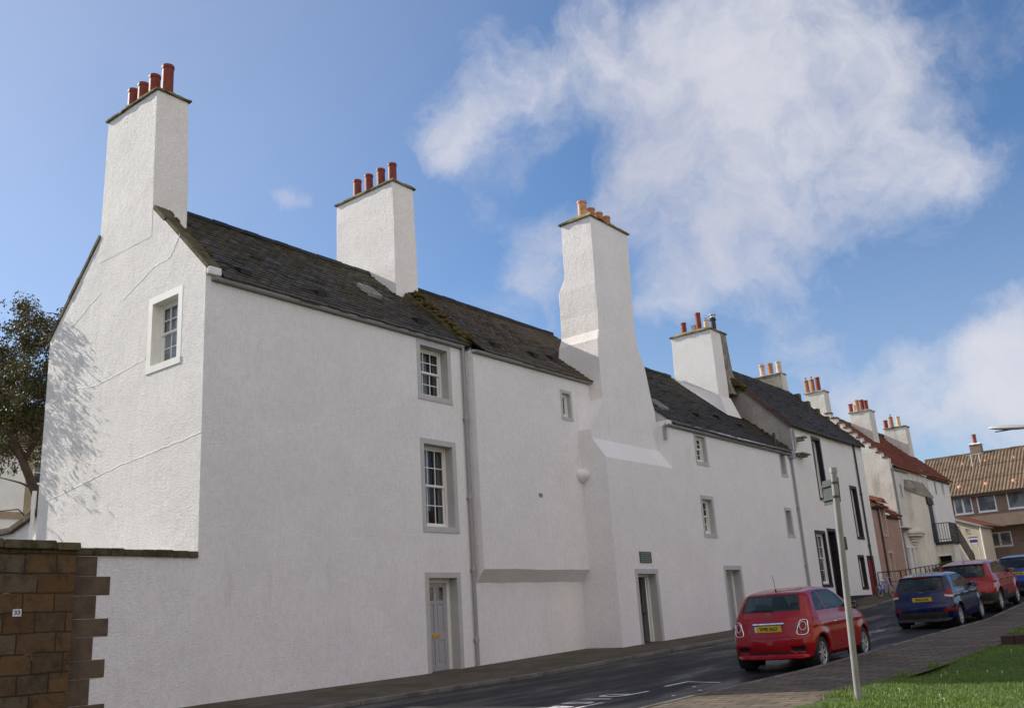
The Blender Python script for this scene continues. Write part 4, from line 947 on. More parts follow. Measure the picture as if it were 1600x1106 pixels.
mb = MB(); rough_strip(mb, [(-16.5, Y6+.4, 9.27), (-16.5, 57.5, 9.27)], .26, .09, .015); mb.build('ridge_tile', M['skew'], h6)
gutter(h6, X4+.01, Y6+.1, 49.6, 6.02, M['pipe_grey'])
downpipe(h6, X4, Y6+.16, 3.25, 6.0, M['pipe_grey'], .04, (), off=.06); downpipe(h6, X4, Y6+.10, .5, 3.05, M['pipe_grey'], .045, (), off=.06)
mb = MB(); fbox(mb, P, Y6-.05, Y6+.75, 3.10, 3.17, 0, .30); fbox(mb, P, Y6-.0, Y6+.6, 3.02, 3.099, 0, .20); mb.build('stone_bracket', M['stone_grey'], h6, bevel=.015)
# corbelled foot of a lost turret
mb = MB()
for z, r in ((2.92, 1.05), (2.80, .92), (2.66, .52), (2.54, .46), (2.42, .30), (2.28, .22), (2.1, .12)):
    k = 14; lo = [(X4-.02+math.sin(math.pi*i/k)*r*.5, 48.9-math.cos(math.pi*i/k)*r*1.1, z) for i in range(k+1)]; mb.hexa(lo, [(a, b, z+.105) for a, b, _ in lo])
mb.build('turret_corbel', M['harl_tower'], h6)
# bulging stair tower
mb = MB(); rs = []; k = 20; yc = 50.6
def tw(z, r): return [(X4+.02+math.sin(math.pi*i/k)**1.0*.62*r, yc-math.cos(math.pi*i/k)*1.75*r, z) for i in range(k+1)]+[(X4-.2, yc+1.75*r, z), (X4-.2, yc-1.75*r, z)]
for z in np.linspace(-.5, 4.75, 12): rs.append([(a+.02*math.sin(z*2+b), b, c+(.5 if z > 4.7 else 0)*(1-(a-X4)/.66)) for a, b, c in tw(z, 1)])
mb.rings(rs); tww = mb.build('stair_tower', M['harl_tower'], h6, fix=True); shade_auto(tww, 40)
mb = MB(); lo = tw(4.72, 1.06); mb.rings([[(a, b, z+.45*(1-(a-X4)/.66)) for a, b, z in lo], [(a, b, z+.07+.45*(1-(a-X4)/.66)) for a, b, z in lo], [(X4+(a-X4)*.25, b*.9+yc*.1, 5.62) for a, b, z in lo]]); mb.build('tower_roof', M['stone_grey'], h6)
mb = MB()
yd0, yd1 = 50.1, 50.6
def tp(y, z, o): 
    c = max(-1, min(1, (yc-y)/1.75)); s = math.sqrt(1-c*c); return (X4+.02+s*.62+o, y, z)
for a, b in ((yd0, (yd0+yd1)/2), ((yd0+yd1)/2, yd1)): mb.hexa([tp(a, 2.5, .0), tp(b, 2.5, .0), tp(b, 2.5, .05), tp(a, 2.5, .05)], [tp(a, 4.35, .0), tp(b, 4.35, .0), tp(b, 4.35, .05), tp(a, 4.35, .05)])
mb.build('door', M['blue_paint'], h6)
mb = MB(); mb.hexa([tp(yd0-.15, 4.36, 0), tp(yd1+.15, 4.36, 0), tp(yd1+.15, 4.36, .12), tp(yd0-.15, 4.36, .12)], [tp(yd0-.15, 4.75, 0), tp(yd1+.1, 4.65, 0), tp(yd1+.1, 4.65, .1), tp(yd0-.15, 4.75, .1)]); mb.build('door_head', M['pipe_dark'], h6)
# forestair: landing, flight, rails
mb = MB(); zl = 2.46; xa, xb = X4+.02, X4+1.65
xb = X4+1.36; L0, L1 = 50.35, 51.6; zl = 2.38
ox0, ox1 = X4+.60, X4+1.22
mb.box(xa, ox0, L0, L1, -.5, zl); mb.box(ox1, xb, L0, L1, -.5, zl); mb.box(ox0, ox1, L0, L1, 1.83, zl); mb.box(ox0, ox1, L1-.2, L1-.002, -.5, 1.829)
for i in range(9): mb.box(xb-.9, xb, L1+i*.30, L1+(i+1)*.30, -.5, zl-.17*(i+1))
mb.build('forestair', M['harl_tower'], h6)
mb = MB(); mb.box(X4+.3, xb+.06, L0-.08, L1+.02, zl+.002, zl+.13); mb.build('landing_slab', M['pipe_dark'], h6)
mb = MB(); mb.box(ox0-.04, ox1+.06, L0-.04, L0-.002, 1.83, 1.90); mb.build('lintel', M['white_paint'], h6)
mb = MB(); mb.box(ox0, ox1, L0+.25, L0+.27, -.4, 1.82); mb.build('opening_shade', M['dark'], h6)  # dark sheet standing in for the shade inside the opening under the landing
mb = MB()
def rail(mb, a, b, h=.9, n=8, r=.018, br=.009, posts=True):
    a, b = Vector(a), Vector(b); up = Vector((0, 0, h))
    mb.tube([a+up, b+up], r, 6); mb.tube([a+up*.12, b+up*.12], r*.8, 6)
    for i in range(n+1):
        p = a.lerp(b, i/n); mb.tube([p, p+up], r if i in (0, n) else br, 6)
rail(mb, (X4+.42, L0-.04, zl+.13), (xb+.02, L0-.04, zl+.13), n=8, r=.022, br=.013); rail(mb, (xb+.02, L0, zl+.13), (xb+.02, L1, zl+.13), n=10, br=.014)
rail(mb, (xb+.02, L1, zl+.13), (xb+.02, L1+2.7, zl-1.4), n=20, br=.014)
mb.build('stair_railing', M['pipe_dark'], h6)
for (Yc, pl_, pr_, zt_, th, mt) in ((47.02, 1258, 1292, 10.62, .75, 'harl_dirty'), (51.6, 1323, 1358, 10.1, .95, 'harl_dirty'), (56.6, 1373, 1410, 9.75, .8, 'harl_dirty')):
    xl = onY(pl_+2, 640, Yc)[0]; xr = onY(pr_, 640, Yc)[0]
    zt_ = onY((pl_+pr_)/2, {1258: 611, 1323: 642, 1373: 668}[pl_], Yc)[2]-.05
    cc = stack('chimney', h6, [(7.6, xl, xr, Yc, Yc+th), (zt_, xl+.03, xr-.03, Yc+.02, Yc+th-.03)], M[mt], M['lead'] if pl_ != 1373 else M['cope'], .06, .09)
    for (px, hh, mt2, sy) in {1258: ((1266, .72, 'pot_orange', 2), (1275, .72, 'pot_orange', 2), (1284, .74, 'pot_red', 0)), 1323: ((1330, .5, 'pot_red', 0), (1340, .66, 'pot_buff', 0), (1348, .62, 'pot_red', 0), (1354, .55, 'pot_red', 0), (1336, .4, 'pot_cream', 0)),
                              1373: ((1380, .5, 'pot_red', 0), (1389, .68, 'pot_orange', 2), (1400, .6, 'pot_cream', 0))}[pl_]:
        q_ = onY(px, 640, Yc+th/2); pot(cc, q_[0], Yc+th/2, zt_+.09, hh, .13, M[mt2], sy)

# ================================================================== PLAIN HOUSE BEYOND THE TOWER
h7 = thing('white_house', (X4, E6, G(54)), 'narrow white house end right of the bulging stair tower', 'house')
mb = MB(); holes = []
window(P, (55.95, 56.45, 5.25, 5.95), h7, M['margin_white'], .08, .18, holes=holes, cols=1, rows=(1, 0))
window(P, (54.55, 54.78, 5.3, 5.9), h7, M['margin'], .05, .18, holes=holes, cols=1, rows=(1, 0), fw=.02)
wall(mb, P, [(E6, -1), (57.6, -1), (57.6, 6.2), (E6, 6.2)], holes); mb.quad((X4, 57.6, -1), (-19, 57.6, -1), (-19, 57.6, 6.2), (X4, 57.6, 6.2)); mb.quad((X4, E6, 4), (-16, E6, 4), (-16, E6, 8.6), (X4, E6, 6.2))
mb.build('wall', M['harl_smooth'], h7, fix=False)
pantiles('roof', M['pantile'], h7, 'y', E6-.1, 57.75, (X4+.16, 6.12), (-16.5, 9.2))
gutter(h7, X4+.02, E6, 57.6, 6.05, M['pipe_dark'])
slatevent(h7, 55.2, -14.6, 7.3, M['lead'])

# ================================================================== LOW CREAM BUILDING AND THE FLATS AT THE TOP
Yq = 61.0; YFq = 66.0; a = onY(1491, 815, Yq); b = onY(1530, 824, Yq)
hq = thing('cream_outbuilding', (a[0], Yq, G(Yq)), 'low cream building with a sloping roof tucked between the white houses and the brown flats', 'outbuilding')
PQ = Gb(Yq); xl, xr, ztl, ztr = a[0]-.6, b[0], 4.45, 3.72
mb = MB(); holes = []
for px0, px1, py0, py1 in ((1496, 1502, 822, 846), (1508, 1514, 826, 832), (1518, 1522, 860, 875)):
    q0 = onY(px0, py0, Yq); q1 = onY(px1, py1, Yq); o = (q0[0], q1[0], q1[2], q0[2])
    window(PQ, o, hq, M['cream'], .04, .1, holes=holes, cols=1, rows=(1, 0), fw=.03)
wall(mb, PQ, [(xl, -.5), (xr, -.5), (xr, ztr), (xl, ztl)], holes); mb.quad((xr, Yq, -.5), (xr, Yq+3, -.5), (xr, Yq+3, ztr), (xr, Yq, ztr)); mb.build('wall', M['cream'], hq, fix=False)
mb = MB(); mb.hexa([(xl, Yq-.2, ztl), (xr+.15, Yq-.2, ztr-.05), (xr+.15, Yq+3, ztr-.05), (xl, Yq+3, ztl)], [(xl, Yq-.2, ztl+.12), (xr+.15, Yq-.2, ztr+.07), (xr+.15, Yq+3, ztr+.07), (xl, Yq+3, ztl+.12)]); mb.build('eaves', M['lead'], hq)
mb = MB(); mb.quad((xl, Yq+.1, ztl+.13), (xr+.15, Yq+.1, ztr+.08), (xr+.6, YFq-.06, ztr+.10), (xl, YFq-.06, ztl+.30), ((0, 0), (2, 0), (2, 5), (0, 5))); mb.build('roof', M['pantile'], hq, fix=False)
downpipe(hq, 0, 0, 0, .01, M['galv']) if False else None
mb = MB(); mb.tube([(xr+.06, Yq-.08, .9), (xr+.06, Yq-.08, ztr-.05)], .04, 8); mb.build('downpipe', M['white_paint'], hq)
# sign standing in the yard
q0 = onY(1512, 836, 59.8); sg2 = thing('yard_sign', (q0[0]+.3, 59.8, G(59.8)), 'small blue and white notice board with a red top behind the stair railing', 'sign')
mb = MB(); mb.box(q0[0], q0[0]+.5, 59.8, 59.84, 2.70, 3.04); mb.build('board', M['tin'], sg2)
mb = MB(); mb.box(q0[0]+.04, q0[0]+.46, 59.79, 59.799, 2.78, 2.94); mb.build('blue_panel', M['ink_blue'], sg2)
mb = MB(); mb.box(q0[0], q0[0]+.5, 59.79, 59.85, 3.042, 3.09); mb.build('red_strip', M['pot_red'], sg2)
mb = MB(); mb.tube([(q0[0]+.05, 59.87, G(59.8)), (q0[0]+.05, 59.87, 3.1)], .03, 8); mb.tube([(q0[0]+.45, 59.87, G(59.8)), (q0[0]+.45, 59.87, 3.1)], .03, 8); mb.build('posts', M['galv'], sg2)

hf = thing('block_of_flats', (-10, 66, G(66)), 'brown roughcast flats with a wide ribbed tile roof at the top of the street', 'flats')
YF, XFL, XFR = 66.0, -17.6, 2.0
PF = Gb(YF); mb = MB(); holes = []; fw = []
def fwin(o, cols=1, m=None, P=PF):
    u0, u1, v0, v1 = o; f = MB(); t = .075
    for r_ in ((u0, u0+t, v0, v1), (u1-t, u1, v0, v1), (u0+t, u1-t, v1-t, v1), (u0+t, u1-t, v0, v0+t)): fbox(f, P, *r_, -.08, .03)
    for k in range(1, cols): x = u0+(u1-u0)*k/cols; fbox(f, P, x-.06, x+.06, v0+t, v1-t, -.08, .028)
    ff = f.build('window', M['upvc'], hf); g = MB(); g.quad(P(u0+t, v0+t, -.04), P(u1-t, v0+t, -.04), P(u1-t, v1-t, -.04), P(u0+t, v1-t, -.04)); g.build('pane', M['pane_lit'], ff, fix=False)
    s = MB(); fbox(s, P, u0-.03, u1+.03, v0-.05, v0-.002, -.02, .05); s.build('window_sill', M['upvc'], ff)
    return rect(u0+.01, u1-.01, v0+.01, v1-.01)
for o, c in (((-15.25, -14.15, 4.88, 5.92), 2), ((-13.85, -12.75, 4.88, 5.94), 1), ((-12.10, -11.0, 4.88, 5.94), 1), ((-9.6, -8.4, 4.88, 5.94), 1), ((-6.8, -5.6, 4.88, 5.94), 2)): holes.append(fwin(o, c))
wall(mb, PF, [(XFL, 3.92), (XFR, 3.92), (XFR, 6.05), (XFL, 6.05)], holes)
mb.quad(PF(XFL, 3.92), PF(XFR, 3.92), PF(XFR, 3.92, -1.3), PF(XFL, 3.92, -1.3))
PL = Gb(YF+1.3); lh = []
for o, c in (((-13.9, -12.5, 2.72, 3.62), 2), ((-9.4, -8.0, 2.72, 3.62), 2)): lh.append(fwin(o, c, P=PL))
wall(mb, PL, [(XFL, 1.9), (XFR, 1.9), (XFR, 3.92), (XFL, 3.92)], lh); wall(mb, PL, [(XFL, .2), (XFR, .2), (XFR, 1.75), (XFL, 1.75)])
mb.quad((XFR, YF, .2), (XFR, YF+8, .2), (XFR, YF+8, 6), (XFR, YF, 6)); mb.build('wall', M['flats'], hf, fix=False)
mb = MB(); fbox(mb, PF, XFL, -14.2, .5, 3.92, -.02, .0); fbox(mb, PF, XFL, -15.3, 3.93, 5.98, .005, .03); mb.build('side_panel', M['flats_red'], hf)
mb = MB(); fbox(mb, PF, -14.18, XFR, 1.74, 1.92, -1.3, .12); mb.build('balcony_slab', M['flats'], hf)
mb = MB(); rail(mb, (-14.1, YF-.08, 1.92), (XFR, YF-.08, 1.92), .98, 90, .02, .008); mb.build('balcony_railing', mat('brown_railing', (.06, .035, .025), .6), hf)
pantiles('roof', M['pantile_brown'], hf, 'x', XFL, XFR, (YF-.35, 6.0), (YF+4.4, 9.12), tw=.21, row=1.6, amp=.075, sub=6)
mb = MB(); rough_strip(mb, [(XFL, YF+4.4, 9.16), (XFR, YF+4.4, 9.16)], .3, .08, .01); mb.build('ridge_tile', M['pantile_brown'], hf)
mb = MB(); fbox(mb, PF, XFL, XFR, 5.86, 6.02, .001, .34); mb.build('fascia', mat('dark_fascia', (.10, .06, .045), .6), hf)
zff = lambda y: 6.0+(9.12-6.0)*(y-YF+.35)/4.75
for px, py_ in ((1500, 762), (1542, 757), (1585, 752), (1505, 727), (1540, 722), (1585, 716)):
    for yy in np.linspace(YF, YF+4.3, 60):
        q = onY(px, py_, yy)
        if q[2] < zff(yy)+.02: break
    s = MB(); r_ = .17 if py_ > 740 else .09
    s.lathe((q[0], yy, q[2]-.08), [(r_*1.1, 0), (r_, .12), (r_*.75, .22), (r_*.2, .26)], 10); s.build('roof_vent', mat('orange_vent', (.62, .24, .14), .6), hf)
q = onY(1522, 690, YF+4.2)
cf = stack('chimney', hf, [(8.6, q[0]-.35, q[0]+.35, YF+4.1, YF+4.8), (9.75, q[0]-.35, q[0]+.35, YF+4.1, YF+4.8)], M['flats'], M['margin_white'], .05, .12)
pot(cf, q[0], YF+4.45, 9.87, .62, .14, M['pot_red'], 0)
for px in (1521, 1534):
    q = onY(px, 731, YF+3.0); s = MB()
    s.lathe((q[0], YF+2.9, zff(YF+2.9)), [(.14, -.1), (.12, .05), (.03, .08), (.03, .8)], 8); s.tube([(q[0]-.25, YF+2.9, zff(YF+2.9)+.78), (q[0]+.3, YF+2.9, zff(YF+2.9)+.82)], .02, 6)
    s.build('satellite_mast', M['galv'], hf)

# ================================================================== FAR LEFT: house across the gardens, garden wall
XBH = -30.0; PB = St(XBH)
hb = thing('cream_house', (XBH, 12, G(12)), 'cream house behind the evergreen tree with a tan stone framed window', 'house')
mb = MB(); holes = []
window(PB, (14.0, 14.9, 4.35, 5.95), hb, M['tan_stone'], .22, .12, holes=holes, cols=3, rows=(2, 2))
window(PB, (9.2, 10.1, 4.35, 5.95), hb, M['tan_stone'], .22, .12, holes=holes, cols=3, rows=(2, 2))
wall(mb, PB, [(2, -1.3), (20, -1.3), (20, 6.42), (2, 6.42)], holes); mb.quad((XBH, 2, -1.3), (-36, 2, -1.3), (-36, 2, 6.4), (XBH, 2, 6.4)); mb.build('wall', M['cream_far'], hb, fix=False)
mb = MB(); fbox(mb, PB, 2, 20, 4.02, 4.22, .001, .07); fbox(mb, PB, 2, 20, 6.25, 6.42, .001, .12); mb.build('string_course', M['tan_stone'], hb)
slates('roof', M['slate4'], hb, 1.8, 20.2, XBH+.2, 6.4, XBH-3.4, 8.4, row=.3)
gw = thing('garden_wall', (-22, YG, G(YG)), 'white harled garden wall with a stepped stone cope left of the tall gable', 'wall')
mb = MB(); wall(mb, Gb(YG+.05), [(XB+.01, -1.3), (XB+.01, 2.92), (-21.6, 2.62), (-23, 2.65), (-27, 2.7), (-27, -1.3)]); mb.build('wall', M['harl_gable'], gw, fix=False)
mb = MB(); rough_strip(mb, [(XB, YG+.1, 2.90), (-21.6, YG+.1, 2.62), (-23, YG+.1, 2.65), (-27, YG+.1, 2.7)], .3, .10, .03); mb.build('cope', M['rybat'], gw, bevel=.02)
mb = MB(); mb.tube([(XB-.06, YG-.06, -1), (XB-.06, YG-.06, 3.35)], .045, 10); shade(mb.build('downpipe', M['white_paint'], h1))

# white harled boundary wall continuing the facade, and the old brown wall it meets
bw = thing('boundary_wall', (X1, 8.8, G(9)), 'white harled boundary wall with dark cope running on from the corner of the gable', 'wall')
mb = MB(); P1 = St(X1)
teeth = [(7.46, -1.4), (YG, -1.4), (YG, 1.41), (7.46, 1.41)]
mb.quad(P1(7.46, -1.4), P1(YG, -1.4), P1(YG, 1.42), P1(7.46, 1.42)); mb.build('wall', M['harl'], bw, fix=False)
mb = MB(); y = 7.46
while y < YG-.02:
    l = min(random.uniform(.22, .42), YG-y); z = 1.42+(YG-y)*.008; t = random.uniform(-.012, .012)
    if y+l > YG-.1: l = YG-y
    mb.hexa([(X1-.5, y, z-.01), (X1+.05+t, y, z-.01), (X1+.05+t, y+l-.006, z-.01), (X1-.5, y+l-.006, z-.01)], [(X1-.45, y, z+.11), (X1+.03+t, y, z+.105+t), (X1+.03+t, y+l-.006, z+.105+t), (X1-.45, y+l-.006, z+.11)]); y += l
mb.build('cope', M['copestone'], bw, bevel=.016)
mb = MB(); z = -1.5; long_ = False
for z0, z1, e in ((-1.5, -1.18, 8.06), (-1.175, -.80, 7.8), (-.795, -.79, 7.8), (-.785, -.745, 7.8)): pass
zs = [(-1.6, -1.10, 7.83), (-1.095, -.80, 8.09), (-.795, -.42, 7.84), (-.415, -.15, 8.09), (-.145, .19, 7.86), (.195, .46, 8.10), (.465, .81, 7.87), (.815, 1.10, 8.11), (1.105, 1.41, 7.88)]
for z0, z1, e in zs: mb.box(X1-.2, X1+.012+random.uniform(-.003, .004), 7.462, e+random.uniform(-.02, .02), z0, z1)
mb.build('tusking_stones', M['rybat'], bw, bevel=.010)
sw = thing('stone_wall', (X1, 5, G(5)), 'old brown coursed sandstone wall with thick dark cope at the left edge', 'wall')
mb = MB()
XS = X1+.12
mb.quad((XS, 0, -1.6), (XS, 7.46, -1.6), (XS, 7.46, 1.50), (XS, 0, 1.60), ((0, -1.6), (7.46, -1.6), (7.46, 1.5), (0, 1.6)))
mb.quad((XS, 7.46, -1.6), (X1-.4, 7.46, -1.6), (X1-.4, 7.46, 1.5), (XS, 7.46, 1.5), ((7.5, -1.6), (8, -1.6), (8, 1.5), (7.5, 1.5)))
mb.quad((X1-.4, 0, -1.6), (X1-.4, 7.46, -1.6), (X1-.4, 7.46, 1.5), (X1-.4, 0, 1.6), ((0, -1.6), (7.46, -1.6), (7.46, 1.5), (0, 1.6)))
mb.build('wall', M['stonewall'], sw, fix=False)
mb = MB(); y = 0
while y < 7.5:
    l = random.uniform(.4, .8); l = min(l, 7.52-y); z = 1.50+(7.5-y)*.013; t = random.uniform(-.02, .02)
    mb.hexa([(X1-.48, y, z-.02), (XS+.07+t, y, z-.02), (XS+.07+t, y+l-.01, z-.02), (X1-.48, y+l-.01, z-.02)], [(X1-.42, y, z+.11), (XS+.04+t, y, z+.10+t), (XS+.04+t, y+l-.01, z+.10+t), (X1-.42, y+l-.01, z+.11)]); y += l+.001
mb.build('cope', M['copestone'], sw, bevel=.025)
q = onX(26, 957, XS)
np_ = MB(); np_.box(XS+.004, XS+.016, q[1]-.062, q[1]+.062, q[2]-.052, q[2]+.052); nb = np_.build('number_plate', M['tin'], None, bevel=.004); tag(nb, 'small white plate with blue figures fixed to the brown stone wall', 'plate')
text_obj('33', .082, M['ink_blue'], 'plate_figures', nb, frame_mat((XS+.018, q[1], q[2]), (0, 1, 0), (0, 0, 1)) @ Matrix.Diagonal((1.15, 1, 1, 1)), .001, .002)

# ================================================================== signpost, lamp, fence, bicycle
sp = thing('sign_post', (-3.62, 10.2, G(10.2)), 'pale grey steel post with a small sign plate, standing on the lawn edge', 'signpost')
b0 = Vector((-3.62, 10.2, G(10.2)-.1)); b1 = Vector(onY(1302, 737, 10.2))
mb = MB(); mb.tube([b0, b1], .034, 20); shade(mb.build('post', mottle('pale_grey_steel', (.30, .298, .29), (.24, .238, .23), 4, .5, .15, .004, 40), sp))
mb = MB(); dv = (b1-b0).normalized(); mb.tube([b1-dv*.01, b1+dv*.045], .040, 20); shade(mb.build('post_cap', M['pipe_grey'], sp))
ex = Vector((-.75, .66, 0)).normalized(); ey = dv; ez = ex.cross(ey)
cc0 = b1-dv*.19-ez*.0
mb = MB()
def PS(u, v, n): return tuple(cc0+ex*u+ey*v+ez*n)
fbox(mb, PS, .0, .34, -.135, .135, .040, .046)
mb.build('sign_plate', M['sign_back'], sp, bevel=.001)
mb = MB(); fbox(mb, PS, .0, .34, .06, .085, .020, .044); fbox(mb, PS, .0, .34, -.09, -.065, .020, .044)
for s_ in (.015, .325): fbox(mb, PS, s_-.008, s_+.008, -.13, .13, .052, .056)
mb.build('bracket', M['sign_back'], sp)
mb = MB()
for z in (.072, -.078):
    c = cc0+ey*z; mb.tube([c-ey*.012, c+ey*.012], .040, 18)
mb.build('clip', M['sign_back'], sp)

xl_ = -3.0; lp = thing('street_lamp', (xl_, 35.0, G(35)), 'grey street lamp reaching in over the road from the right', 'street lamp')
mb = MB(); mb.tube([(xl_, 35, G(35)), (xl_, 35, 1.2)], .085, 14); mb.tube([(xl_, 35, 1.2), (xl_, 35, 4.7), (xl_-.08, 35, 4.95), (xl_-.35, 35, 5.1), (xl_-.9, 35, 5.16), (-5.42, 35, 5.2)], .045, 10); shade(mb.build('column', M['galv'], lp))
mb = MB(); rs = []
for t, w, h0, h1_ in ((0, .04, -.02, .03), (.06, .10, -.07, .055), (.3, .13, -.08, .08), (.7, .13, -.075, .085), (.95, .10, -.05, .07), (1.12, .05, -.02, .04)):
    x = -5.4-t; zc = 5.2+.12*t; rs.append([(x, 35-w, zc+h0*.3), (x, 35-w*.6, zc+h1_), (x, 35+w*.6, zc+h1_), (x, 35+w, zc+h0*.3), (x, 35+w*.7, zc+h0), (x, 35-w*.7, zc+h0)])
mb.rings(rs); hd = mb.build('lamp_head', M['galv'], lp, bevel=.01); shade_auto(hd, 50)
mb = MB(); mb.box(-6.35, -5.6, 34.93, 35.07, 5.17, 5.19); mb.build('lens', M['pipe_dark'], hd, bevel=.02)

fn = thing('iron_fence', (-12.5, 44, G(44)), 'black iron railing on the pavement outside the pink cottage', 'railing')
mb = MB()
fx = X4+1.0
for (a, b, n) in (((fx, 42.4, G(42.5)), (fx, 46.2, G(46)), 5), ((fx, 42.4, G(42.5)), (X4+.05, 42.4, G(42.5)), 2), ((fx, 46.2, G(46)), (fx, 49.4, G(49)), 5)):
    a, b = Vector(a), Vector(b); u = Vector((0, 0, .92)); mb.tube([a+u, b+u], .022, 6); mb.tube([a+u*.55, b+u*.55], .015, 6)
    for i in range(n+1): p = a.lerp(b, i/n); mb.tube([p, p+u], .02 if i % 5 else .028, 6)
mb.build('railing', M['pipe_dark'], fn)
mb = MB()
for k in range(3):
    for t in (0, 1):
        c = Vector((fx, 46.7+k*.75, G(46.5)+.62)); mb.tube([c+Vector((0, math.cos(a)*(.3-.12*t), math.sin(a)*(.24-.1*t))) for a in np.linspace(0, 2*math.pi, 15)], .010, 5)
mb.build('scrollwork', M['pipe_dark'], fn)
# child's scooter-like bicycle leaning on the railing
bk = thing('bicycle', (-12.3, 39.5, G(39.5)), 'small blue and white bicycle standing on the pavement by the black plinth', 'bicycle')
def wheel(c, r, ax, tr=.022): 
    ax = Vector(ax).normalized(); a = ax.cross(Vector((0, 0, 1))).normalized(); b = ax.cross(a); t = MB()
    t.tube([c+a*r*math.cos(q)+b*r*math.sin(q) for q in np.linspace(0, 2*math.pi, 25)], tr, 8, False); tt = t.build('wheel', M['pipe_dark'], bk, smooth=True); s = MB()
    for q in range(10): s.tube([c, c+(a*math.cos(q*.628)+b*math.sin(q*.628))*r], .003, 4)
    s.tube([c+a*(r-.03)*math.cos(q)+b*(r-.03)*math.sin(q) for q in np.linspace(0, 2*math.pi, 25)], .009, 6, False); s.build('rim', M['galv'], tt)
gz = G(39.5); dr_ = Vector((.25, 1, 0)).normalized(); o_ = Vector((-12.35, 39.1, gz)); up = Vector((0, 0, 1)); nrm_ = Vector((1, -.25, 0))
w0, w1_ = o_+up*.26, o_+dr_*.86+up*.26; wheel(w0, .24, nrm_); wheel(w1_, .24, nrm_)
mb = MB(); sb_, hd_, bb = o_+dr_*.28+up*.58, o_+dr_*.70+up*.62, o_+dr_*.38+up*.26
for a, b in ((sb_, bb), (sb_, hd_), (bb, hd_), (sb_, w0), (bb, w0)): mb.tube([a, b], .017, 8)
mb.build('frame', mat('blue_cycle_paint', (.06, .16, .5), .35), bk)
mb = MB(); mb.tube([hd_+up*.12, w1_], .016, 8); mb.build('fork', M['white_paint'], bk)
mb = MB(); mb.tube([hd_+up*.14-nrm_*.22-dr_*.05, hd_+up*.16, hd_+up*.14+nrm_*.22-dr_*.05], .013, 8); mb.build('handlebar', M['galv'], bk)
mb = MB(); mb.lathe(sb_+up*.05, [(.02, -.06), (.02, 0), (.08, .02), (.09, .045), (.05, .06)], 10); mb.build('saddle', M['white_paint'], bk, smooth=True)

# ================================================================== CARS: one implicit body per car, cut into panels, glass and lamps
def poly_sdf(px, py, poly):
    d = np.full(px.shape, 1e9); ins = np.zeros(px.shape, bool); n = len(poly)
    for i in range(n):
        x0, y0 = poly[i]; x1, y1 = poly[(i+1) % n]; ex, ey = x1-x0, y1-y0; wx, wy = px-x0, py-y0
        t = np.clip((wx*ex+wy*ey)/(ex*ex+ey*ey+1e-12), 0, 1); d = np.minimum(d, (wx-ex*t)**2+(wy-ey*t)**2)
        c = ((y0 <= py) & (y1 > py)) | ((y1 <= py) & (y0 > py)); ins ^= c & (px < x0+(py-y0)*ex/(ey if abs(ey) > 1e-12 else 1e-12))
    d = np.sqrt(d); return np.where(ins, -d, d)
def catmull(pts, k=5, closed=True):
    out = []; n = len(pts)
    for i in range(n):
        p = [np.array(pts[(i+j-1) % n], float) for j in range(4)]
        for t in np.linspace(0, 1, k, endpoint=False):
            out.append(tuple(.5*((2*p[1])+(-p[0]+p[2])*t+(2*p[0]-5*p[1]+4*p[2]-p[3])*t*t+(-p[0]+3*p[1]-3*p[2]+p[3])*t**3)))
    return out
def smax(a, b, k): h = np.clip(.5+.5*(a-b)/k, 0, 1); return b+(a-b)*h+k*h*(1-h)
def body_fn(S):
    sil = catmull(S['sil'], 4)
    W = S['W']; Lc = S['L']; zz, ww = zip(*S['wz']); yy, pw = zip(*S['wy'])
    def f(P):
        x, y, z = P[:, 0], P[:, 1], P[:, 2]; u = np.clip(np.abs(x)/W, 0, 1.3)
        rear = np.clip(1-y/(Lc*.35), 0, 1); front = np.clip((y-Lc*.65)/(Lc*.35), 0, 1)
        ye = y-S['bow']*rear*u**2.4+.26*front*u**2
        ze = z+S.get('crown', .035)*np.clip((z-.9)/.5, 0, 1)*u**2
        s = poly_sdf(ye, ze, sil)
        w = np.interp(z, zz, ww)*np.interp(y, yy, pw)
        for ya in (S['ya0'], S['ya1']):
            r = np.sqrt((y-ya)**2+(z-S['rw'])**2); w = w+S.get('flare', .018)*np.exp(-((r-S['ra']-.02)/.10)**2)*(z < S['belt']-.05)
        # shoulder crease
        w = w+.010*np.exp(-((z-S['crease'])/.035)**2)
        t = (np.abs(x)-w)*.93
        g = smax(s, t, S.get('k', .09))
        for ya in (S['ya0'], S['ya1']):
            r = np.sqrt((y-ya)**2+(z-S['rw'])**2); g = np.maximum(g, -np.maximum(r-S['ra'], (W-.26)-np.abs(x)))
        for (x0, x1, z0, z1, dep) in S.get('recess', ()):
            yr = y - np.interp(z, S['rz'], S['ry'])-S['bow']*u**2.4
            q = np.maximum(np.maximum(x0-x, x-x1), np.maximum(z0-z, z-z1)); q = np.maximum(q, yr-dep); g = smax(g, -q, .008)
        return g
    return f
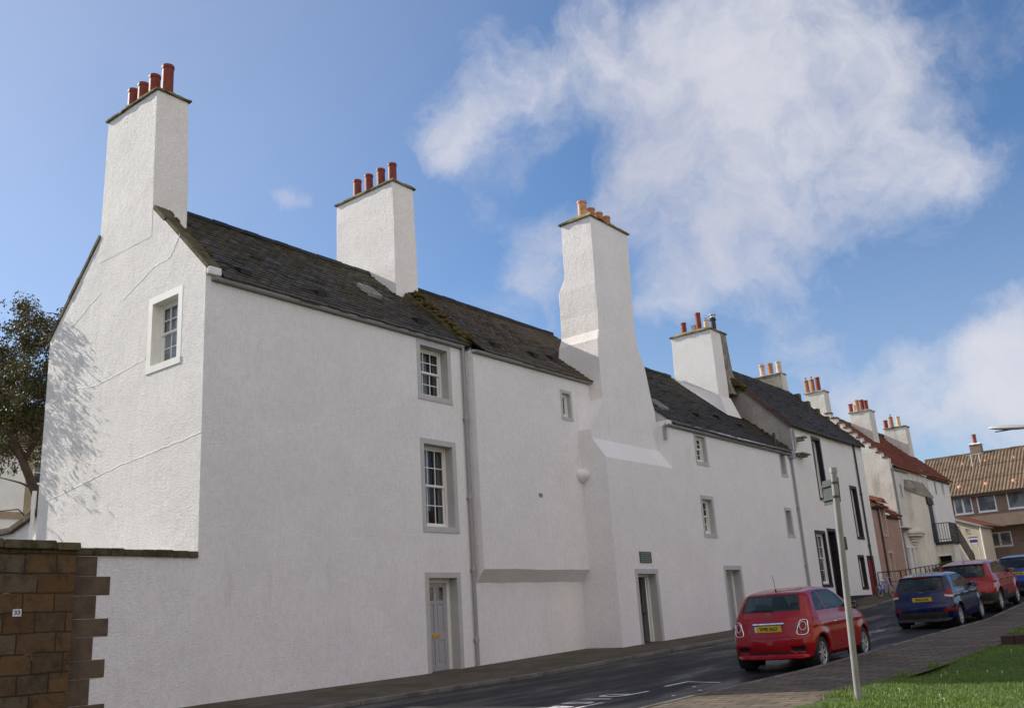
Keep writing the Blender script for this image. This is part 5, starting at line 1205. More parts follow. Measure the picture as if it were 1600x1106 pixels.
def surface_net(f, lo, hi, h):
    xs, ys, zs = [np.arange(lo[i], hi[i]+h, h) for i in range(3)]; X, Y, Z = np.meshgrid(xs, ys, zs, indexing='ij')
    V = f(np.stack([X.ravel(), Y.ravel(), Z.ravel()], 1)).reshape(X.shape)
    s = V < 0; nx, ny, nz = V.shape; idx = -np.ones((nx-1, ny-1, nz-1), int)
    cnt = np.zeros((nx-1, ny-1, nz-1)); acc_ = np.zeros((nx-1, ny-1, nz-1, 3)); base = np.stack(np.meshgrid(xs[:-1], ys[:-1], zs[:-1], indexing='ij'), -1)
    def sl(a, o): return a[o[0]:nx-1+o[0], o[1]:ny-1+o[1], o[2]:nz-1+o[2]]
    for ax in range(3):
        for o in [(a, b) for a in (0, 1) for b in (0, 1)]:
            o0 = list(o); o0.insert(ax, 0); o1 = list(o); o1.insert(ax, 1)
            a, b = sl(V, o0), sl(V, o1); m = (a < 0) != (b < 0); t = np.where(m, a/np.where(m, a-b, 1), 0)
            off = np.zeros((3,)); off = np.array(o0, float); p = np.broadcast_to(off, acc_.shape).copy(); p[..., ax] = t
            acc_ += p*m[..., None]; cnt += m
    act = cnt > 0; idx[act] = np.arange(act.sum()); verts = base[act]+acc_[act]/cnt[act][:, None]*h
    faces = []
    for ax in range(3):
        a1, a2 = [(1, 2), (2, 0), (0, 1)][ax]
        A = [slice(0, n-1) for n in V.shape]; B = [slice(0, n-1) for n in V.shape]; A[ax] = slice(0, V.shape[ax]-1); B[ax] = slice(1, V.shape[ax])
        for k in (a1, a2): A[k] = slice(1, V.shape[k]-1); B[k] = slice(1, V.shape[k]-1)
        m = s[tuple(A)] != s[tuple(B)]; I = np.argwhere(m)
        I[:, a1] += 1; I[:, a2] += 1
        e1 = np.zeros(3, int); e1[a1] = 1; e2 = np.zeros(3, int); e2[a2] = 1
        g = lambda J: idx[J[:, 0], J[:, 1], J[:, 2]]
        q = np.stack([g(I-e1-e2), g(I-e2), g(I), g(I-e1)], 1); flip = ~s[tuple(A)][m]; q[flip] = q[flip][:, ::-1]; faces.append(q)
    faces = np.concatenate(faces)
    for _ in range(4):
        v0 = f(verts); e = 1e-3; gr = np.stack([(f(verts+np.eye(3)[i]*e)-v0)/e for i in range(3)], 1)
        verts = verts-gr*(v0/np.maximum((gr**2).sum(1), .3))[:, None]*.7
    return verts, faces
def inpoly(x, y, poly):
    c = False; n = len(poly)
    for i in range(n):
        x0, y0 = poly[i]; x1, y1 = poly[(i+1) % n]
        if (y0 > y) != (y1 > y) and x < (x1-x0)*(y-y0)/(y1-y0)+x0: c = not c
    return c
def centroid_shrink(poly, d):
    """move each edge of a convex-ish polygon inward by d"""
    n = len(poly); area = sum(poly[i][0]*poly[(i+1) % n][1]-poly[(i+1) % n][0]*poly[i][1] for i in range(n)); sg = 1 if area > 0 else -1; out = []
    for i in range(n):
        p0, p1, p2 = np.array(poly[i-1]), np.array(poly[i]), np.array(poly[(i+1) % n])
        d1 = (p1-p0)/np.linalg.norm(p1-p0); d2 = (p2-p1)/np.linalg.norm(p2-p1); n1 = np.array([-d1[1], d1[0]])*sg; n2 = np.array([-d2[1], d2[0]])*sg
        b = n1+n2; b = b/max(.35, (1+n1@n2)); out.append(tuple(p1+b*d))
    return out
glass_m = mat('car_glass', (.012, .022, .020), .03, spec=.9)
nt_ = glass_m.node_tree; tr = N(nt_, 'ShaderNodeBsdfTransparent', ins={'Color': (.42, .50, .48, 1)}); mxx = N(nt_, 'ShaderNodeMixShader', ins={'Fac': .52})
L(nt_, tr.outputs[0], mxx.inputs[1]); L(nt_, bs(glass_m).outputs[0], mxx.inputs[2]); L(nt_, mxx.outputs[0], nt_.nodes['Material Output'].inputs[0])
rub = mat('black_rubber', (.018, .018, .018), .75); plas = mottle('black_plastic', (.025, .025, .026), (.032, .032, .033), 10, .6, .2, .002, 200)
chrome = mat('chrome', (.75, .75, .76), .12, 1.0); alloy = mat('alloy_wheel', (.60, .60, .62), .35, .7); redlens = mat('red_lamp_lens', (.24, .004, .006), .2, spec=.3); clear = mat('clear_lamp_lens', (.55, .50, .50), .12, coat=1)
seatm = mat('dark_seat_cloth', (.03, .03, .033), .9); platey = mat('yellow_plate', (.62, .42, .02), .4); ink = mat('black_plate_ink', (.01, .01, .01), .5)
seam_m = mat('shut_line', (.01, .008, .008), .8)
def paintm(name, c, metal=.0):
    m = mat(name, c, .32, metal, coat=.6); bs(m).inputs['Coat Roughness'].default_value = .03; bs(m).inputs['Specular IOR Level'].default_value = .15; nt = m.node_tree; v = coords(nt)
    dirt = ramp(nt, noise(nt, v, 5, 6, .7), .55, .85, 0, .10); L(nt, mixc(nt, dirt, c, (.10, .08, .06)), bs(m).inputs['Base Color']); L(nt, ramp(nt, noise(nt, v, 5, 6, .7), .4, .8, .22, .34), bs(m).inputs['Roughness']); return m

def make_car(S, name, label, cat, paint, loc, rz=0.0):
    y0 = loc[1]; za, zb_ = G(y0+S['ya0']), G(y0+S['ya1']); pit = math.atan2(zb_-za, S['ya1']-S['ya0'])
    root = thing(name, (0, 0, 0), label, cat, 'cars parked along the near kerb')
    f = body_fn(S); W = S['W']
    V, F = surface_net(f, (-W-.12, -.12, .08), (W+.12, S['L']+.12, S['H']+.12), S.get('h', .036))
    bm_ = bmesh.new(); bv = [bm_.verts.new(v) for v in V]
    for q in F:
        try: bm_.faces.new([bv[i] for i in q])
        except ValueError: pass
    bm_.normal_update()
    # region list: (part, plane 'r' rear (x,z) / 's' side (y,z) / 'f' front (x,z), polygon, material, mirrored)
    regs = S['regs']
    def filt(fc, pl):
        n = fc.normal; c = fc.calc_center_median()
        if pl == 'r': return n.y < -.16 and c.y < S['L']*.45
        if pl == 'f': return n.y > .16 and c.y > S['L']*.5
        if pl == 'R': return c.y < S.get('wrap', .36) and n.y < .3
        if pl == 'W': return c.y < S['L']*.45 and n.y < .3
        if pl == 't': return n.z > .6 and c.z > 1.2
        return abs(n.x) > .42
    def pc(co, pl): return (co.x, co.z) if pl in 'rfRW' else ((co.y, co.z) if pl == 's' else (co.x, co.y))
    for (part, pl, poly, mt, mir) in regs:
        for sgn in ((1, -1) if (mir and pl != 's') else (1,)):
            pp = [(a*sgn, b) for a, b in poly]
            bx0, bx1 = min(p[0] for p in pp)-.07, max(p[0] for p in pp)+.07; bz0, bz1 = min(p[1] for p in pp)-.07, max(p[1] for p in pp)+.07
            for i in range(len(pp)):
                a, b = pp[i], pp[(i+1) % len(pp)]
                no = Vector((b[1]-a[1], 0, -(b[0]-a[0]))) if pl in 'rfRW' else (Vector((0, b[1]-a[1], -(b[0]-a[0]))) if pl == 's' else Vector((b[1]-a[1], -(b[0]-a[0]), 0)))
                co = Vector((a[0], 0, a[1])) if pl in 'rfRW' else (Vector((0, a[0], a[1])) if pl == 's' else Vector((a[0], a[1], 0)))
                if no.length < 1e-6: continue
                ex0, ex1 = min(a[0], b[0])-.06, max(a[0], b[0])+.06; ez0, ez1 = min(a[1], b[1])-.06, max(a[1], b[1])+.06
                fs = [q for q in bm_.faces if filt(q, pl) and ex0 < pc(q.calc_center_median(), pl)[0] < ex1 and ez0 < pc(q.calc_center_median(), pl)[1] < ez1]
                if not fs: continue
                g = set(fs); [g.update(q.edges) for q in fs]; [g.update(q.verts) for q in fs]
                bmesh.ops.bisect_plane(bm_, geom=list(g), plane_co=co, plane_no=no.normalized(), dist=.0008)
    bm_.normal_update()
    lay = {}; order = []
    for fc in bm_.faces:
        key = ('body', 0)
        for ri, (part, pl, poly, mt, mir) in enumerate(regs):
            if not filt(fc, pl): continue
            a, b = pc(fc.calc_center_median(), pl)
            if inpoly(a, b, poly) or (mir and pl != 's' and inpoly(-a, b, poly)):
                side = 0
                if mir: side = 1 if fc.calc_center_median().x > 0 else -1
                key = (ri, side)
                if pl == 's': key = (ri, 1 if fc.calc_center_median().x > 0 else -1)
        lay.setdefault(key, []).append(fc)
    vn = {v: v.normal.copy() for v in bm_.verts}
    parts = {}
    def emit(nm, fcs, mt, par, off=0.):
        vm = {}; vs = []; fl = []; ns = []
        for fc in fcs:
            ids = []
            for v in fc.verts:
                if v not in vm: vm[v] = len(vs); vs.append(tuple(v.co+vn[v]*off)); ns.append(tuple(vn[v]))
                ids.append(vm[v])
            fl.append(ids)
        me = bpy.data.meshes.new(nm); me.from_pydata(vs, [], fl); me.polygons.foreach_set('use_smooth', [True]*len(fl)); me.normals_split_custom_set_from_vertices(ns); me.materials.append(mt)
        o = bpy.data.objects.new(nm, me); C.objects.link(o); o.parent = par; return o
    body = emit('body', lay[('body', 0)], paint, root)
    for key, fcs in sorted(lay.items(), key=str):
        if key[0] == 'body': continue
        part, pl, poly, mt, mir = regs[key[0]]; emit(part, fcs, mt, root, -.004 if 'window' in part else (-.002 if part == 'shut_line' else .0))
    bm_.free()
    # interior, arches, wheels
    mb = MB(); x = W-.20
    mb.box(-x, x, .5, S['L']-.9, .30, .40); mb.build('cabin_floor', seatm, root)
    mb = MB()
    for ya in (S['ya0'], S['ya1']):
        for sg_ in (-1, 1):
            k = 20; ra = S['ra']-.002
            a = [(ya+ra*math.cos(t), S['rw']+ra*math.sin(t)) for t in np.linspace(-.75, math.pi+.75, k)]
            for p, q in zip(a[:-1], a[1:]): mb.quad((sg_*(W-.03), *p), (sg_*(W-.03), *q), (sg_*(W-.30), *q), (sg_*(W-.30), *p))
            for p, q in zip(a[:-1], a[1:]): mb.add([(sg_*(W-.30), *p), (sg_*(W-.30), *q), (sg_*(W-.30), ya, S['rw'])], [(0, 1, 2)])
    mb.build('arch_liner', rub, root, fix=False)
    mb = MB(); mb.box(-W+.25, W-.25, .35, S['L']-.3, .20, .24); mb.tube([(-.35, .15, .22), (-.35, .6, .24)], .035, 8); mb.box(-W+.12, W-.12, S['ya0']-.05, S['ya0']+.05, S['rw']-.05, S['rw']+.03); mb.build('underbody', rub, root)
    sh_ = S['H']
    for sx in (-1, 1):
        for yb, ht in ((S['ys'], .0), (S['ys']-.82, -.06)):
            mb = MB(); cx = sx*W*.44; w = .23
            r0 = lambda y, z, wd, t: [(cx-wd, y-t, z), (cx+wd, y-t, z), (cx+wd, y+t, z), (cx-wd, y+t, z)]
            mb.rings([r0(yb+.05, .45, w, .06), r0(yb, .8, w, .065), r0(yb-.06, sh_-.46+ht, w*.8, .05)]); st_ = mb.build('seat', seatm, root, bevel=.03)
            mb = MB(); mb.rings([r0(yb-.07, sh_-.43+ht, .10, .035), r0(yb-.08, sh_-.33+ht, .135, .045), r0(yb-.09, sh_-.24+ht, .11, .035)]); mb.build('headrest', seatm, st_, bevel=.02)
    mb = MB(); dxx = W*.44
    mb.tube([(dxx+.18*math.cos(t), S['ys']+.62+.06*math.sin(t), .92+.17*math.sin(t)) for t in np.linspace(0, 2*math.pi, 19)], .014, 6, False); mb.build('steering_wheel', seatm, root)
    for ya in (S['ya0'], S['ya1']):
        for sg_ in (-1, 1):
            r, wt_ = S['rw'], .098; xo = sg_*(W-.025); tz = MB(); n = 40
            prof = [(-.5, .80), (-.5, .92), (-.38, .985), (-.2, 1.0), (.2, 1.0), (.38, .985), (.5, .92), (.5, .80), (.42, .66), (-.42, .66)]
            rs = []
            for t in np.linspace(0, 2*math.pi, n, endpoint=False):
                rs.append([(xo-sg_*wt_+b*2*wt_*-1*sg_*-1, ya+r*c*math.cos(t), r+r*c*math.sin(t)) for b, c in prof])
            rs.append(rs[0]); tz.rings(rs, False); ty = tz.build('wheel', rub, root); shade_auto(ty, 40)
            rm = MB(); xr_ = xo-sg_*.012
            k = 36
            for (ra_, rb_, xa_, xb_) in ((.665, .60, .0, -.01), (.60, .585, -.01, -.09)):
                for i in range(k):
                    a, b = 2*math.pi*i/k, 2*math.pi*(i+1)/k
                    rm.quad(*[(xr_+sg_*xx, ya+r*q*math.cos(t), r+r*q*math.sin(t)) for q, xx, t in ((ra_, xa_, a), (ra_, xa_, b), (rb_, xb_, b), (rb_, xb_, a))])
            ns_ = S['spokes']
            for i in range(ns_):
                for dt in ((-.10, .10) if ns_ < 7 else (0,)):
                    t = 2*math.pi*i/ns_+.3; t2 = t+dt*1.6
                    p0 = Vector((xr_-sg_*.03, ya+r*.12*math.cos(t+dt*3), r+r*.12*math.sin(t+dt*3))); p1 = Vector((xr_-sg_*.008, ya+r*.63*math.cos(t2), r+r*.63*math.sin(t2)))
                    tn = Vector((0, -math.sin(t), math.cos(t))); nn2 = Vector((sg_*.018, 0, 0)); w0_, w1_ = r*.06, r*.045
                    rm.hexa([p0-tn*w0_-nn2, p0+tn*w0_-nn2, p0+tn*w0_+nn2, p0-tn*w0_+nn2], [p1-tn*w1_-nn2*.5, p1+tn*w1_-nn2*.5, p1+tn*w1_+nn2*.5, p1-tn*w1_+nn2*.5])
            rm.tube([(xr_-sg_*.05, ya, r), (xr_-sg_*.002, ya, r)], r*.15, 16); rm.build('rim', alloy, ty)
            bd = MB(); bd.tube([(xr_-sg_*.10, ya, r), (xr_-sg_*.075, ya, r)], r*.58, 24); bd.build('brake_disc', S.get('disc', plas), ty)
    # mirrors, handles, aerial, wiper, plate
    for sg_ in (-1, 1):
        y, z = S['mir']; wx = float(np.interp(z, *zip(*S['wz']))); mb = MB()
        rs = []
        for t, a, b in ((0, .03, .03), (.04, .04, .045), (.10, .075, .07), (.18, .08, .075), (.225, .06, .055), (.235, .03, .03)):
            x = sg_*(wx-.03+t); rs.append([(x, y+a*.8*math.cos(q), z+.03+b*math.sin(q)) for q in np.linspace(0, 2*math.pi, 14, endpoint=False)])
        mb.rings(rs); mo = mb.build('door_mirror', paint if S.get('mirpaint', True) else plas, root, smooth=True)
        mb = MB(); mb.box(min(sg_*(wx+.05), sg_*(wx+.19)), max(sg_*(wx+.05), sg_*(wx+.19)), y-.068, y-.06, z-.02, z+.085); mb.build('mirror_glass', chrome, mo, bevel=.003)
        for hy in S['handles']:
            hz_ = S['hz']; hx = float(np.interp(hz_, *zip(*S['wz'])))*float(np.interp(hy, *zip(*S['wy']))); mb = MB()
            mb.tube([(sg_*(hx+.004), hy-.09, hz_), (sg_*(hx+.035), hy-.06, hz_), (sg_*(hx+.035), hy+.06, hz_), (sg_*(hx+.004), hy+.09, hz_)], .012, 8); mb.build('door_handle', S.get('hm', paint), root, smooth=True)
    if S.get('aerial'):
        ax_, ay, az, al = S['aerial']; mb = MB(); mb.lathe((ax_, ay, az-.02), [(.025, 0), (.02, .03), (.008, .05)], 10); mb.tube([(ax_, ay, az), (ax_, ay-al*.22, az+al)], .004, 6); mb.build('aerial', plas, root)
    def rear_y(x, z):
        lo, hi = -.2, 1.6
        for yv in np.arange(-.15, 1.5, .01):
            if f(np.array([[x, yv, z]]))[0] < 0: return yv
        return .3
    mb = MB(); a, b = S['wiper']; ya_, yb_ = rear_y(a[0], a[1])-.02, rear_y(b[0], b[1])-.02
    mb.hexa([(a[0], ya_, a[1]-.015), (a[0]+.01, ya_-.012, a[1]-.015), (b[0], yb_-.012, b[1]-.008), (b[0], yb_, b[1]-.008)], [(a[0], ya_, a[1]+.015), (a[0]+.01, ya_-.012, a[1]+.015), (b[0], yb_-.012, b[1]+.006), (b[0], yb_, b[1]+.006)]); mb.build('rear_wiper', plas, root)
    (px_, pz_, txt) = S['plate']; yp = min(rear_y(px_-.2, pz_), rear_y(px_+.2, pz_), rear_y(px_, pz_+.05), rear_y(px_, pz_-.05))-.012
    mb = MB(); mb.box(px_-.26, px_+.26, yp, yp+.012, pz_-.056, pz_+.056); pb = mb.build('number_plate', platey, root, bevel=.004)
    text_obj(txt, .088, ink, 'plate_characters', pb, frame_mat((px_+(.02 if S.get('euro') else 0), yp-.003, pz_-.002), (1, 0, 0), (0, 0, 1)) @ Matrix.Diagonal((.92, 1, 1, 1)), .001, .0015)
    if S.get('euro'):
        mb = MB(); mb.box(px_-.255, px_-.225, yp-.0015, yp-.0005, pz_-.05, pz_+.05); mb.build('plate_band', M['tin'], pb)
    for fn_ in S.get('extra', ()): fn_(root, rear_y, f)
    k_ = .93
    root.matrix_world = Matrix.Translation((loc[0], loc[1], G(y0+S['ya0']*k_)-.115+camber(loc[0], 0)-math.tan(pit)*S['ya0']*k_+.002)) @ Matrix.Rotation(rz, 4, 'Z') @ Matrix.Rotation(pit, 4, 'X') @ Matrix.Diagonal((k_, k_, k_, 1))
    return root

def ring_of(poly, d): return poly
# ---- small rounded red hatchback
def extra_red(root, ry, f):
    mb = MB(); z = .845; pts = [(x, ry(x, z)-.018, z) for x in np.linspace(-.30, .30, 9)]
    rs = [[(x, y-.012, z-.020), (x, y-.014, z+.0), (x, y-.008, z+.022), (x, y+.02, z+.022), (x, y+.02, z-.020)] for x, y, z in pts]; mb.rings(rs); mb.build('chrome_bar', chrome, root, bevel=.004)
    y = ry(0, .985)-.004; mb = MB(); mb.tube([(0, y-.012, .985), (0, y+.01, .985)], .050, 24); bd = mb.build('badge', chrome, root)
    mb = MB(); mb.tube([(0, y-.0135, .985), (0, y-.0125, .985)], .038, 20); b2 = mb.build('badge_disc', mat('dark_red_enamel', (.10, .012, .02), .3), bd)
    mb = MB()
    for k in range(4): mb.box(-.024+k*.0135, -.017+k*.0135, y-.0155, y-.0138, .967, 1.003)
    mb.build('badge_bars', chrome, b2)
    for sg_ in (-1, 1):       # lamp rings proud of the body
        zc, xc = .775, sg_*.605
        def at(x, z): return (x, ry(x, z)-.006, z)
        lp_ = [(-.080, -.115), (.085, -.115), (.10, .03), (.08, .115), (-.01, .115), (-.045, .05)]
        ring = [(xc+sg_*a, zc+b) for a, b in lp_]; mb = MB(); rg = catmull([(a, b) for a, b in ring], 4)
        mb.tube([at(a, b) for a, b in rg]+[at(*rg[0])], .011, 6, False); lr = mb.build('lamp_ring', chrome, root, smooth=True)
        mb = MB(); rg2 = [(xc+sg_*.02+.055*math.cos(t), zc+.02+.075*math.sin(t)) for t in np.linspace(0, 2*math.pi, 17)]; mb.tube([at(a, b) for a, b in rg2], .010, 6, False); mb.build('lamp_inner_ring', clear, lr, smooth=True)
        mb = MB(); mb.tube([(xc-sg_*.03, ry(xc, zc-.09)-.012, zc-.095), (xc-sg_*.03, ry(xc, zc-.09)+.02, zc-.095)], .022, 14); mb.build('reversing_lamp', clear, lr)
F5 = dict(L=3.55, W=.80, H=1.49, ya0=.60, ya1=2.90, rw=.292, ra=.335, belt=.98, crease=.80, bow=.19, ys=1.62, spokes=7, k=.13, h=.030,
    sil=[(.16, .22), (.04, .30), (.00, .45), (.015, .60), (.05, .66), (.085, .80), (.13, .93), (.19, 1.02), (.28, 1.15), (.40, 1.29), (.46, 1.355), (.54, 1.395), (.75, 1.43), (1.15, 1.465), (1.6, 1.46), (1.95, 1.41), (2.25, 1.26), (2.55, 1.06), (2.70, .985), (3.05, .92), (3.35, .80), (3.50, .62), (3.55, .45), (3.50, .28), (3.35, .20)],
    wz=[(.1, .72), (.25, .765), (.45, .80), (.62, .81), (.80, .80), (.95, .775), (1.02, .75), (1.2, .685), (1.40, .60), (1.5, .52)],
    wy=[(0, .90), (.25, .955), (.6, 1.0), (1.5, 1.0), (2.7, 1.0), (3.2, .95), (3.55, .84)],
    rz=[.2, .45, .62, .8, .95, 1.1, 1.4], ry=[.15, .0, .02, .085, .14, .23, .45],
    recess=[(-.64, -.40, .36, .44, .035), (.40, .64, .36, .44, .035)],
    mir=(2.32, 1.02), mirpaint=False, handles=(1.35,), hz=.80, hm=chrome, aerial=(-.02, .72, 1.43, .28), wiper=((.08, 1.085), (-.36, 1.10)), plate=(0, .765, 'W90 AGY'), euro=True, extra=(extra_red,))
rg_glass = [(-.54, 1.09), (.54, 1.09), (.515, 1.20), (.47, 1.325), (-.47, 1.325), (-.515, 1.20)]
side1 = [(.62, 1.05), (1.08, 1.045), (1.04, 1.36), (.86, 1.345), (.70, 1.22)]; side2 = [(1.14, 1.045), (2.26, 1.03), (1.98, 1.27), (1.78, 1.37), (1.10, 1.375)]
F5['regs'] = [('rear_window_seal', 'r', centroid_shrink(rg_glass, -.03), plas, False), ('rear_window', 'r', rg_glass, glass_m, False),
    ('side_window_seal', 's', centroid_shrink(side1, -.015), plas, False), ('side_window_seal', 's', centroid_shrink(side2, -.015), plas, False),
    ('side_window', 's', side1, glass_m, False), ('side_window', 's', side2, glass_m, False),
    ('windscreen', 'f', [(-.55, 1.02), (.55, 1.02), (.47, 1.38), (-.47, 1.38)], glass_m, False),
    ('tail_lamp', 'R', [(.525, .66), (.69, .66), (.705, .805), (.685, .89), (.595, .89), (.56, .825)], redlens, True),
    ('fog_recess', 'r', [(.40, .36), (.64, .36), (.64, .44), (.40, .44)], plas, True),
    ('bumper_grille', 'r', [(-.36, .335), (.36, .335), (.36, .375), (-.36, .375)], plas, False),
    ('lower_valance', 'r', [(-.50, .12), (.50, .12), (.44, .245), (-.44, .245)], plas, False),
    ('shut_line', 'r', [(-.60, .605), (.60, .605), (.60, .612), (-.60, .612)], seam_m, False),
    ('shut_line', 's', [(1.10, .34), (1.107, .34), (1.107, 1.04), (1.10, 1.04)], seam_m, False), ('shut_line', 's', [(2.32, .34), (2.327, .34), (2.327, 1.02), (2.32, 1.02)], seam_m, False),
    ('shut_line', 's', [(1.10, .332), (2.327, .332), (2.327, .34), (1.10, .34)], seam_m, False)]
make_car(F5, 'parked_car', 'small rounded bright red three-door hatchback parked nearest, beside the white houses', 'car', paintm('red_car_paint', (.29, .005, .009)), (-6.98, 15.8))

# ---- dark blue five-door hatchback
def extra_blue(root, ry, f):
    mb = MB(); mb.box(-.19, .19, ry(0, 1.385)-.03, ry(0, 1.385)+.0, 1.375, 1.40); mb.build('brake_lamp', redlens, root, bevel=.004)
    y = ry(0, .985)-.004; mb = MB(); mb.rings([[(.062*math.cos(t), y-.01, .99+.026*math.sin(t)) for t in np.linspace(0, 6.283, 20, endpoint=False)], [(.062*math.cos(t), y+.01, .99+.026*math.sin(t)) for t in np.linspace(0, 6.283, 20, endpoint=False)]]); mb.build('badge', chrome, root)
    mb = MB()
    for k in range(4): mb.box(-.62+k*.035, -.60+k*.035, ry(-.58, .87)-.004, ry(-.58, .87)+.01, .86, .885)
    mb.build('badge_lettering', chrome, root)
    mb = MB()
    for k in range(5): mb.box(.42+k*.035, .44+k*.035, ry(.5, .89)-.004, ry(.5, .89)+.01, .88, .905)
    mb.build('badge_lettering', chrome, root)
FB = dict(L=3.97, W=.845, H=1.48, ya0=.74, ya1=3.23, rw=.305, ra=.345, belt=.98, crease=.88, bow=.17, ys=1.85, spokes=5, k=.10, h=.034, flare=.02,
    sil=[(.20, .20), (.05, .28), (.0, .42), (.0, .58), (.03, .66), (.09, .76), (.12, .90), (.17, 1.00), (.30, 1.17), (.42, 1.34), (.40, 1.405), (.55, 1.43), (.9, 1.465), (1.4, 1.48), (1.9, 1.45), (2.3, 1.32), (2.75, 1.08), (2.95, 1.00), (3.4, .90), (3.75, .76), (3.92, .58), (3.97, .42), (3.9, .24), (3.75, .18)],
    wz=[(.1, .75), (.25, .80), (.45, .845), (.65, .855), (.88, .84), (1.0, .81), (1.2, .735), (1.40, .645), (1.5, .56)],
    wy=[(0, .90), (.3, .96), (.75, 1.0), (1.5, 1.0), (3.0, 1.0), (3.6, .94), (3.97, .82)],
    rz=[.2, .45, .62, .8, .95, 1.1, 1.4], ry=[.15, .0, .02, .10, .15, .25, .42],
    recess=[], mir=(2.45, 1.02), handles=(1.15, 2.05), hz=.88, wiper=((-.02, 1.045), (.40, 1.085)), plate=(.03, .80, 'SP66 GXA'), extra=(extra_blue,))
rgb_ = [(-.60, 1.04), (.60, 1.04), (.56, 1.19), (.50, 1.35), (-.50, 1.35), (-.56, 1.19)]
FB['regs'] = [('rear_window_seal', 'r', centroid_shrink(rgb_, -.04), plas, False), ('rear_window', 'r', rgb_, glass_m, False),
    ('side_window_seal', 's', [(.66, 1.07), (2.75, 1.0), (2.25, 1.31), (1.9, 1.40), (.95, 1.38)], plas, False),
    ('side_window', 's', [(.78, 1.10), (1.0, 1.08), (1.0, 1.345), (.92, 1.33)], glass_m, False), ('side_window', 's', [(1.04, 1.08), (1.72, 1.05), (1.70, 1.385), (1.04, 1.36)], glass_m, False), ('side_window', 's', [(1.78, 1.05), (2.58, 1.03), (2.22, 1.28), (1.9, 1.375), (1.78, 1.38)], glass_m, False),
    ('windscreen', 'f', [(-.62, 1.04), (.62, 1.04), (.53, 1.38), (-.53, 1.38)], glass_m, False),
    ('tail_lamp', 'R', [(.62, .88), (.90, .86), (.90, .98), (.78, 1.20), (.70, 1.24), (.69, 1.08)], redlens, True), ('tail_lamp_lower', 'R', [(.62, .86), (.90, .80), (.90, .875), (.62, .90)], clear, True),
    ('bumper_insert', 'r', [(-.62, .10), (.62, .10), (.66, .46), (-.66, .46)], plas, False), ('reflector', 'r', [(.56, .47), (.84, .47), (.84, .54), (.56, .54)], redlens, True),
    ('shut_line', 'r', [(-.66, .655), (.66, .655), (.66, .663), (-.66, .663)], seam_m, False), ('shut_line', 's', [(1.02, .34), (1.028, .34), (1.028, 1.07), (1.02, 1.07)], seam_m, False),
    ('shut_line', 's', [(1.75, .34), (1.758, .34), (1.758, 1.05), (1.75, 1.05)], seam_m, False), ('shut_line', 's', [(2.72, .34), (2.728, .34), (2.728, 1.0), (2.72, 1.0)], seam_m, False)]
make_car(FB, 'parked_car', 'dark blue five-door hatchback parked between two red cars', 'car', paintm('blue_car_paint', (.004, .007, .060), .1), (-7.3, 26.25))

# ---- red crossover
FR = dict(wrap=.62, L=4.45, W=.905, H=1.60, ya0=.86, ya1=3.51, rw=.345, ra=.40, belt=1.05, crease=.98, bow=.18, ys=2.1, spokes=5, k=.11, h=.038, flare=.03,
    sil=[(.22, .26), (.06, .36), (.0, .52), (.0, .68), (.04, .78), (.10, .90), (.14, 1.02), (.22, 1.12), (.36, 1.30), (.46, 1.45), (.42, 1.51), (.6, 1.55), (1.0, 1.59), (1.6, 1.61), (2.15, 1.57), (2.6, 1.42), (3.05, 1.18), (3.25, 1.10), (3.8, 1.02), (4.2, .88), (4.40, .68), (4.45, .5), (4.38, .30), (4.2, .24)],
    wz=[(.1, .80), (.3, .86), (.55, .905), (.75, .915), (.98, .90), (1.1, .87), (1.3, .79), (1.52, .70), (1.62, .62)],
    wy=[(0, .90), (.35, .965), (.85, 1.0), (1.5, 1.0), (3.4, 1.0), (4.0, .95), (4.45, .84)],
    rz=[.2, .5, .7, .9, 1.05, 1.2, 1.5], ry=[.2, .0, .0, .10, .15, .27, .48],
    recess=[], mir=(2.8, 1.12), handles=(1.35, 2.35), hz=.96, aerial=(0, .75, 1.57, .14), wiper=((-.02, 1.13), (.42, 1.16)), plate=(0, .86, 'SN15 VKE'), disc=plas)
rgr = [(-.62, 1.14), (.62, 1.14), (.60, 1.30), (.53, 1.46), (-.53, 1.46), (-.60, 1.30)]
FR['regs'] = [('rear_window_seal', 'r', centroid_shrink(rgr, -.05), plas, False), ('rear_window', 'r', rgr, glass_m, False),
    ('side_window_seal', 's', [(.62, 1.20), (3.05, 1.10), (2.5, 1.42), (2.1, 1.51), (1.05, 1.50)], plas, False),
    ('side_window', 's', [(.80, 1.22), (1.15, 1.20), (1.15, 1.465), (1.02, 1.45)], glass_m, False), ('side_window', 's', [(1.2, 1.19), (1.95, 1.165), (1.93, 1.49), (1.2, 1.475)], glass_m, False), ('side_window', 's', [(2.0, 1.16), (2.88, 1.13), (2.45, 1.40), (2.1, 1.48), (2.0, 1.485)], glass_m, False),
    ('windscreen', 'f', [(-.66, 1.14), (.66, 1.14), (.57, 1.50), (-.57, 1.50)], glass_m, False),
    ('tail_lamp', 'R', [(.36, 1.0), (.95, .96), (.95, 1.10), (.66, 1.13), (.42, 1.06)], redlens, True),
    ('lower_cladding', 'W', [(-1.1, .1), (1.1, .1), (1.1, .62), (-1.1, .62)], plas, False), ('sill_cladding', 's', [(.2, .1), (4.4, .1), (4.4, .44), (.2, .44)], plas, False),
    ('shut_line', 's', [(1.17, .5), (1.178, .5), (1.178, 1.18), (1.17, 1.18)], seam_m, False), ('shut_line', 's', [(1.97, .5), (1.978, .5), (1.978, 1.16), (1.97, 1.16)], seam_m, False)]
make_car(FR, 'parked_car', 'tall red crossover parked behind the dark blue hatchback', 'car', paintm('deep_red_car_paint', (.28, .005, .009)), (-7.3, 30.8))
